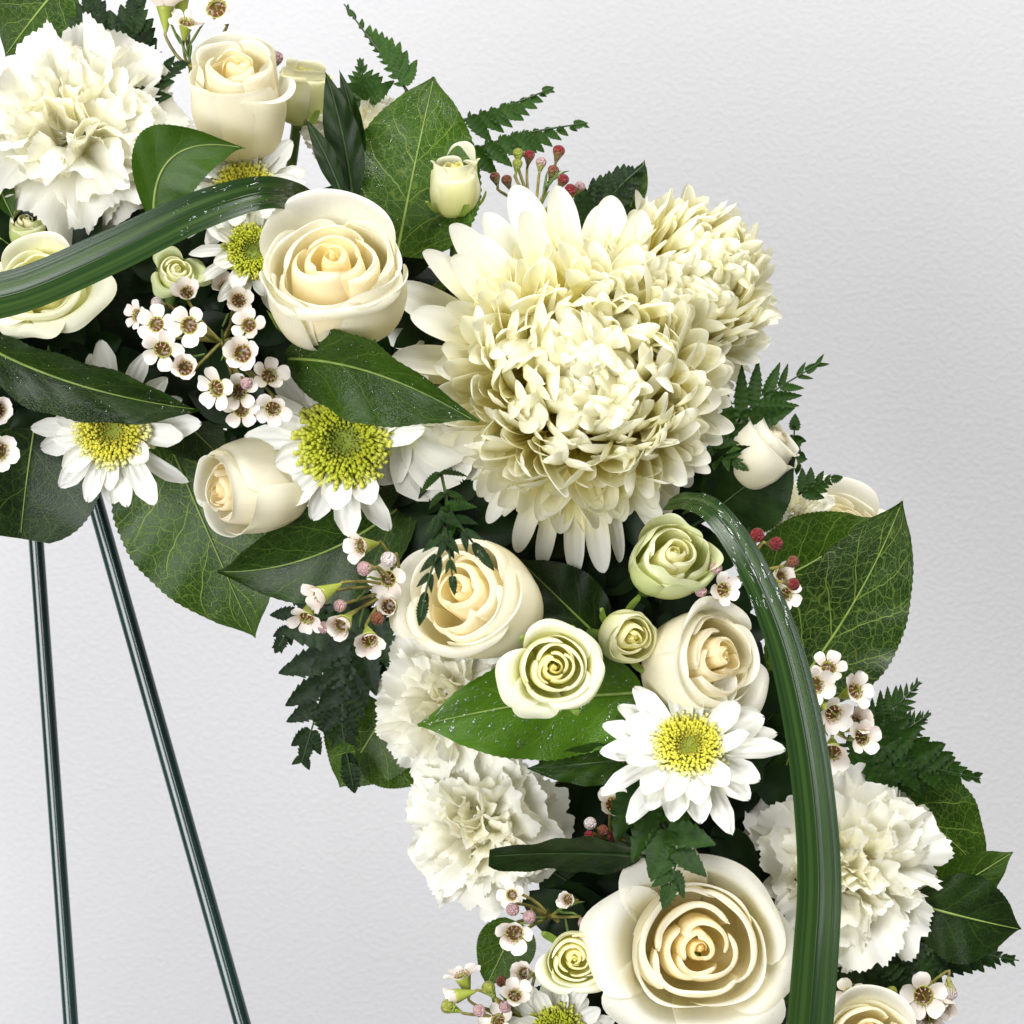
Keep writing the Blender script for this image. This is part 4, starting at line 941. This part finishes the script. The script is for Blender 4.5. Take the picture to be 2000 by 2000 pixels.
rose('small chartreuse flower bud under the grass blade above the waxflowers', (345, 530), 64, 34, (0.25, 0.45, 0.85),
     [(0, 1.0, REFLEX, {'g': .6, 'wav': .12}), (120, 1.0, FLARE, {'g': .6, 'wav': .12}), (240, 1.0, REFLEX, {'g': .6, 'wav': .12}), (300, .9, FLARE, {'g': .5, 'wav': .12})], 58, green=.4, heart=.3, inner=3, **SG)
rose('small green bud below the large carnation', (52, 440), 48, 34, (0.2, 0.75, 0.6),
     [(0, 1.1, TALL, {'g': .7}), (120, 1.1, TALL, {'g': .7}), (240, 1.1, CUP, {'g': .7})], 59, green=.6, heart=.3, tall=1.3, **SG)

# ---- carnations
carnation('large white carnation in the corner left of the tall rose bud', (128, 222), 52, 205, (-0.05, 0.32, 0.94), 61, extra=((270, 104, 1.05), (290, 112, 1.08), (255, 108, 1.0), (318, 100, 1.0), (100, 84, .95), (62, 80, 1.0)))
carnation('white carnation mostly hidden behind the large upright leaf', (715, 235), 16, 110, (0.1, 0.75, 0.6), 62)
carnation('white carnation under the droplet covered leaf', (860, 1370), 48, 150, (-0.35, 0.1, 0.93), 63)
carnation('cream white carnation below the droplet covered leaf, left of the edge on leaf', (925, 1625), 52, 155, (-0.28, 0.02, 0.96), 64, extra=((20, 88, 1.1), (0, 92, 1.1), (340, 92, 1.1)))
carnation('bright white wet carnation behind the grass loop on the right', (1668, 1700), 44, 192, (0.10, 0.08, 0.99), 65, extra=((170, 92, 1.15), (186, 98, 1.15), (215, 96, 1.1), (268, 96, 1.15), (290, 98, 1.1), (318, 92, 1.05), (95, 88, 1.05)))
carnation('small white carnation glimpsed between the rose bud and the pale rose', (1560, 985), -8, 75, (0.2, 0.7, 0.65), 66)

# ---- daisies
daisy('yellow centred daisy hanging above the easel legs', (222, 838), 52, 165, (-0.05, -0.12, 0.98), 81, n=17, disc=1.0, yellow=True, row2=.75)
daisy('green centred daisy between the lying bud and the broad wet leaf', (672, 862), 62, 195, (-0.05, -0.05, 0.99), 82, n=16, disc=1.0, row2=.72, skip=((300, 358),))
daisy('white daisy with a bright yellow centre above the wide open rose', (1345, 1462), 82, 180, (-0.08, 0.55, 0.83), 83, n=20, disc=0.90, yellow=True, row2=.8)
daisy('pale daisy tucked under the tall rose bud above the grass blade', (478, 372), 50, 135, (0.05, 0.35, 0.93), 84, n=15, yellow=True)
daisy('lime centred daisy squeezed between the grass blade and the open rose', (492, 492), 58, 118, (0.2, 0.1, 0.97), 85, n=13)
daisy('daisy cut off by the lower edge beside the small yellow rose', (1085, 2015), 56, 115, (0.0, 0.15, 0.98), 86, n=15)
daisy('loose white petalled flower drooping left of the chrysanthemum', (790, 820), 50, 195, (0.15, -0.1, 0.98), 87, petals=[(262, .98, -14, 2.0), (285, .85, -4, 2.1), (310, .85, 0, 2.2), (330, .72, 4, 2.0), (240, .7, 2, 2.0), (20, .7, 5, 1.6), (215, .62, 8, 1.6), (348, .7, 8, 1.7)], disc=0.35)

# ---- waxflower sprigs
F = (0.0, 0.1, 1.0); FL = (-0.6, 0.0, 0.8); FD = (-0.35, -0.55, 0.75); FR = (0.5, 0.1, 0.85); FU = (0, 0.8, 0.6)
sprig('big cluster of open waxflowers left of the big open rose', (450, 640), 44,
      [(365, 572, 76, 30, (.25, .05, .95)), (466, 587, 66, 30, (-.1, .1, .95)), (269, 616, 84, 27, (-.5, -.1, .85)), (306, 634, 90, 30, (-.3, -.1, .9)), (370, 636, 92, 36, (.15, -.05, .98)), (318, 682, 92, 33, (-.25, -.3, .92)), (362, 719, 92, 36, (-.05, -.1, .98)), (474, 691, 90, 36, (.05, .05, 1)), (424, 758, 88, 33, (-.2, -.4, .88)), (466, 765, 84, 30, (0, -.2, .95)), (471, 800, 80, 31, (-.1, -.3, .92)), (525, 735, 78, 31, (.1, 0, .98)), (533, 797, 82, 34, (.05, -.15, .97)), (486, 636, 80, 32, (.1, .2, .95)), (440, 560, 58, 26, (.1, .3, .9))],
      [(310, 592, 84, 17, (-.3, .2, .9), 'pale'), (481, 748, 94, 17, (.1, -.3, .9), 'pink')], seed=91, hub=(432, 668, 68))
sprig('waxflowers and pink buds beside the rose with the fern tip', (790, 1140), 44,
      [(708, 1066, 74, 34, (-.6, .2, .75)), (628, 1161, 86, 35, (-.5, -.1, .85)), (599, 1205, 84, 33, (-.45, -.3, .85)), (669, 1218, 84, 36, (-.1, -.25, .95)), (721, 1249, 82, 33, (-.15, -.45, .88)), (758, 1130, 66, 32, (-.3, .0, .9)), (760, 1185, 70, 33, (-.3, -.1, .92))],
      [(762, 1091, 84, 22, (-.5, .1, .85), 'pale'), (716, 1110, 80, 21, (-.5, -.2, .85), 'pink'), (667, 1182, 80, 19, (-.4, -.1, .9), 'pink'), (739, 1205, 74, 18, (-.2, -.3, .9), 'brown'), (635, 1223, 82, 18, (-.5, -.4, .8), 'pink')], seed=92, hub=(770, 1150, 58))
sprig('dark red waxflower buds scattered around the upper grass loop', (1440, 1130), 44,
      [(1412, 1152, 74, 30, (.1, .05, .98)), (1522, 1128, 66, 30, (.4, .1, .9)), (1534, 1160, 64, 28, (.5, -.2, .85))],
      [(1478, 1048, 78, 19, (.2, .4, .9), 'red'), (1511, 1062, 80, 19, (.5, .2, .85), 'red'), (1545, 1099, 74, 18, (.6, .2, .75), 'brown'), (1545, 1140, 78, 18, (.6, .1, .8), 'red'), (1399, 1112, 72, 17, (0, .3, .95), 'pink'), (1371, 1155, 72, 17, (-.1, .0, 1), 'pink')], seed=93, hub=(1465, 1125, 56))
sprig('white waxflowers right of the grass loop under the standing veined leaf', (1570, 1420), 40,
      [(1618, 1305, 62, 33, (.2, .6, .75)), (1592, 1338, 74, 34, (-.1, .1, .98)), (1668, 1350, 70, 34, (.3, .1, .9)), (1626, 1392, 80, 37, (.0, .0, 1)), (1672, 1412, 66, 33, (.4, .3, .85)), (1682, 1440, 70, 32, (.35, -.1, .92)), (1626, 1468, 78, 34, (.05, -.2, .97))], [], seed=94, hub=(1590, 1400, 52))
sprig('upright red and green waxflower buds behind the chrysanthemum', (1030, 470), 30,
      [],
      [(1012, 304, 30, 15, (-.05, 1, .25), 'green'), (1010, 324, 34, 14, (-.05, 1, .3), 'green'), (1033, 308, 28, 15, (.1, 1, .25), 'red'), (1056, 322, 30, 15, (0, 1, .3), 'pink'), (1090, 300, 26, 17, (.25, 1, .2), 'red'), (1079, 338, 28, 15, (.1, 1, .3), 'brown'), (1098, 355, 34, 17, (.1, .7, .7), 'red'), (1113, 374, 36, 16, (.1, .5, .85), 'red'), (1130, 368, 30, 14, (.3, .7, .5), 'pink'), (991, 356, 26, 16, (-.1, 1, .2), 'brown'), (968, 350, 22, 15, (-.15, 1, .2), 'brown')], seed=95, hub=(1045, 420, 30))
sprig('single waxflower with dark red buds above the edge on leaf', (1220, 1640), 44,
      [(1198, 1572, 72, 34, (-.1, .2, .95))], [(1153, 1609, 74, 18, (-.2, .4, .9), 'pale'), (1176, 1621, 76, 16, (0, .2, 1), 'brown'), (1150, 1630, 76, 14, (-.2, -.1, 1), 'red'), (1198, 1633, 74, 15, (.2, -.1, 1), 'red'), (1221, 1600, 66, 15, (.3, .2, .9), 'pale')], seed=96, hub=(1200, 1640, 56))
sprig('pink budded waxflower left of the small yellow rose', (1090, 1800), 44,
      [(1005, 1822, 74, 34, (-.2, -.1, .97)), (1110, 1757, 66, 22, (-.6, -.1, .75)), (1000, 1748, 64, 24, (-.4, .3, .85))], [(1003, 1774, 74, 18, (-.5, -.1, .85), 'pink'), (1035, 1788, 78, 18, (-.3, -.3, .9), 'pink'), (1139, 1801, 68, 18, (0, -.2, .95), 'pink'), (1022, 1836, 66, 14, (.2, -.2, .9), 'green')], seed=97, hub=(1075, 1790, 54))
sprig('sprawling green waxflower sprig with pink tipped buds at the lower left end', (1040, 1990), 40,
      [(904, 1908, 52, 33, (-.5, .5, .35)), (892, 1945, 58, 30, (-.8, .1, .3)), (1025, 1902, 52, 30, (-.3, .3, .9)), (1005, 1945, 62, 31, (.1, .5, .7)), (973, 1995, 60, 28, (-.2, .5, .8))],
      [(880, 1968, 62, 19, (-.9, .15, .3), 'green'), (957, 1934, 64, 19, (-.5, .6, .5), 'green'), (937, 1973, 62, 19, (-.4, .1, .8), 'pink'), (982, 1917, 54, 16, (-.1, .5, .8), 'brown'), (988, 1966, 62, 16, (0, .3, .9), 'pink')], seed=98, hub=(1020, 1985, 52))
sprig('waxflowers below the serrated fern in the lower right', (1720, 1990), 36,
      [(1803, 1944, 54, 36, (.0, .0, 1)), (1842, 1958, 46, 34, (.4, -.2, .85)), (1662, 1944, 54, 32, (-.1, .1, .98)), (1815, 1985, 46, 32, (.2, -.4, .85))], [(1854, 1932, 46, 20, (.3, -.8, .5), 'pale'), (1738, 1936, 44, 14, (.4, .1, .8), 'green')], seed=99, hub=(1755, 1975, 44))
sprig('pink waxflowers standing at the top behind the tall rose bud', (370, 150), 36,
      [(323, 16, 40, 36, (-.2, .9, .3)), (364, 46, 42, 32, (.1, .9, .35)), (424, 18, 40, 40, (.05, .35, .92)), (352, 0, 34, 34, (0, .9, .3))], [(538, 118, 44, 20, (.3, .6, .6), 'pink')], seed=100, hub=(372, 130, 36))
sprig('waxflowers at the left edge beside the broad dark leaf', (-40, 840), 36, [(-6, 800, 56, 34, (.3, 0, .95)), (-4, 880, 60, 38, (.3, -.1, .95)), (-12, 700, 50, 30, (.3, 0, .9))], [], seed=101, hub=(-40, 830, 44))

# ---- ferns
frond('slender fern tip reaching up from behind the hidden carnation', [dict(pts=[(795, 178, 22), (762, 128, 20), (725, 80, 18), (672, 8, 14)], n=11, len=48, ang=55, sides=(-1, 1), shortside=-1, short=.35, tip=20, wide=1)], 111, tone=0.62)
frond('short fern tip above the hidden carnation', [dict(pts=[(716, 205, 14), (712, 170, 14), (704, 122, 14)], n=6, len=50, ang=60, tip=20, wide=1, tp=1.0)], 119, tone=0.55)
frond('two fern leaflets pointing away from the large upright leaf', [dict(pts=[(905, 235, 16), (960, 218, 14), (1020, 196, 12), (1078, 172, 8)], n=9, len=52, ang=62, shortside=-1, short=.22, tip=26, wide=1), dict(pts=[(905, 300, 18), (985, 272, 16), (1060, 254, 12), (1148, 240, 8)], n=10, len=58, ang=62, shortside=-1, short=.22, tip=28, wide=1)], 112, tone=0.55)
frond('dark fern leaflet beside the red buds behind the chrysanthemum', [dict(pts=[(1125, 460, 16), (1170, 410, 18), (1215, 360, 18), (1258, 322, 14)], n=12, len=62, ang=52, tip=20, wide=1)], 113, tone=0.12)
frond('green fern tip above the closed white rose bud', [dict(pts=[(1408, 895, 40), (1448, 815, 40), (1510, 765, 36), (1603, 708, 28)], n=7, len=112, ang=46, tip=36, tp=0.95, t0=.16, wf=.74), dict(pts=[(1395, 870, 42), (1415, 890, 46), (1450, 912, 48)], n=5, len=38, ang=55, tip=22, wide=1)], 114, tone=0.42)
frond('small fern scraps on the outer edge near the pale rose', [dict(pts=[(1530, 905, 14), (1548, 880, 12), (1552, 830, 10)], n=3, len=34, ang=40, tip=34, wide=1), dict(pts=[(1545, 850, 10), (1562, 880, 8), (1558, 912, 8)], n=3, len=22, ang=40, tip=22, wide=1), dict(pts=[(1560, 965, 12), (1590, 945, 10), (1632, 935, 8)], n=5, len=36, ang=50, tip=26, wide=1)], 115, tone=0.4)
frond('spread fern fan with three tips right of the waxflowers', [dict(pts=[(1668, 1455, 28), (1720, 1408, 26), (1760, 1370, 22), (1796, 1332, 18)], n=9, len=54, ang=52, tip=20), dict(pts=[(1690, 1472, 28), (1740, 1442, 24), (1780, 1418, 22), (1816, 1394, 18)], n=9, len=52, ang=52, tip=20), dict(pts=[(1640, 1465, 30), (1740, 1480, 26), (1820, 1500, 22), (1915, 1521, 16)], n=12, len=92, ang=46, tip=26, wide=1)], 116, tone=0.34)
frond('dark serrated fern spreading from under the right carnation', [dict(pts=[(1700, 1870, 32), (1800, 1862, 32), (1900, 1862, 28), (1990, 1876, 22)], n=14, len=70, ang=55, tip=24, wide=1, tilt=-.6), dict(pts=[(1690, 1890, 40), (1735, 1910, 40), (1770, 1925, 38)], n=6, len=40, ang=60, tip=20, wide=1)], 117, tone=0.12)
frond('dark fern tip drooping over the cream rose below the chrysanthemum', [dict(pts=[(862, 925, 80), (872, 985, 108), (862, 1060, 122), (838, 1130, 128), (822, 1205, 126)], n=8, len=46, ang=38, tip=44, t0=.03, tp=1.8), dict(pts=[(872, 990, 108), (905, 1035, 120), (945, 1088, 122)], n=5, len=46, ang=40, tip=40), dict(pts=[(866, 1010, 114), (876, 1070, 126), (885, 1140, 128)], n=4, len=38, ang=34, tip=32)], 118, tone=0.14)
frond('large dark fern hanging left of the carnation under the droplet covered leaf', [dict(pts=[(735, 1170, 30), (660, 1260, 28), (625, 1370, 24), (590, 1488, 18)], n=7, len=112, ang=56, tip=44, wide=1, tp=1.5), dict(pts=[(735, 1190, 34), (690, 1290, 34), (668, 1400, 30), (690, 1535, 24)], n=8, len=84, ang=46, tip=60, wide=1, tp=1.3), dict(pts=[(730, 1180, 32), (600, 1180, 28), (545, 1262, 22)], n=6, len=80, ang=55, tip=40, wide=1)], 120, tone=0.05)
frond('wet fern leaf between the daisy and the wide open rose', [dict(pts=[(1240, 1530, 70), (1290, 1600, 86), (1320, 1670, 96), (1302, 1752, 102)], n=6, len=80, ang=58, tip=46, wide=1, tp=1.8)], 121, tone=0.32)
frond('dark fern leaflets rising above the large carnation', [dict(pts=[(205, 190, 30), (185, 90, 30), (178, -20, 28)], n=6, len=88, ang=35, tip=40, wide=1), dict(pts=[(235, 190, 32), (245, 95, 32), (270, -10, 30)], n=6, len=92, ang=35, tip=40, wide=1), dict(pts=[(250, 200, 36), (290, 150, 38), (352, 128, 38)], n=5, len=62, ang=48, tip=30, wide=1)], 122, tone=0.14)
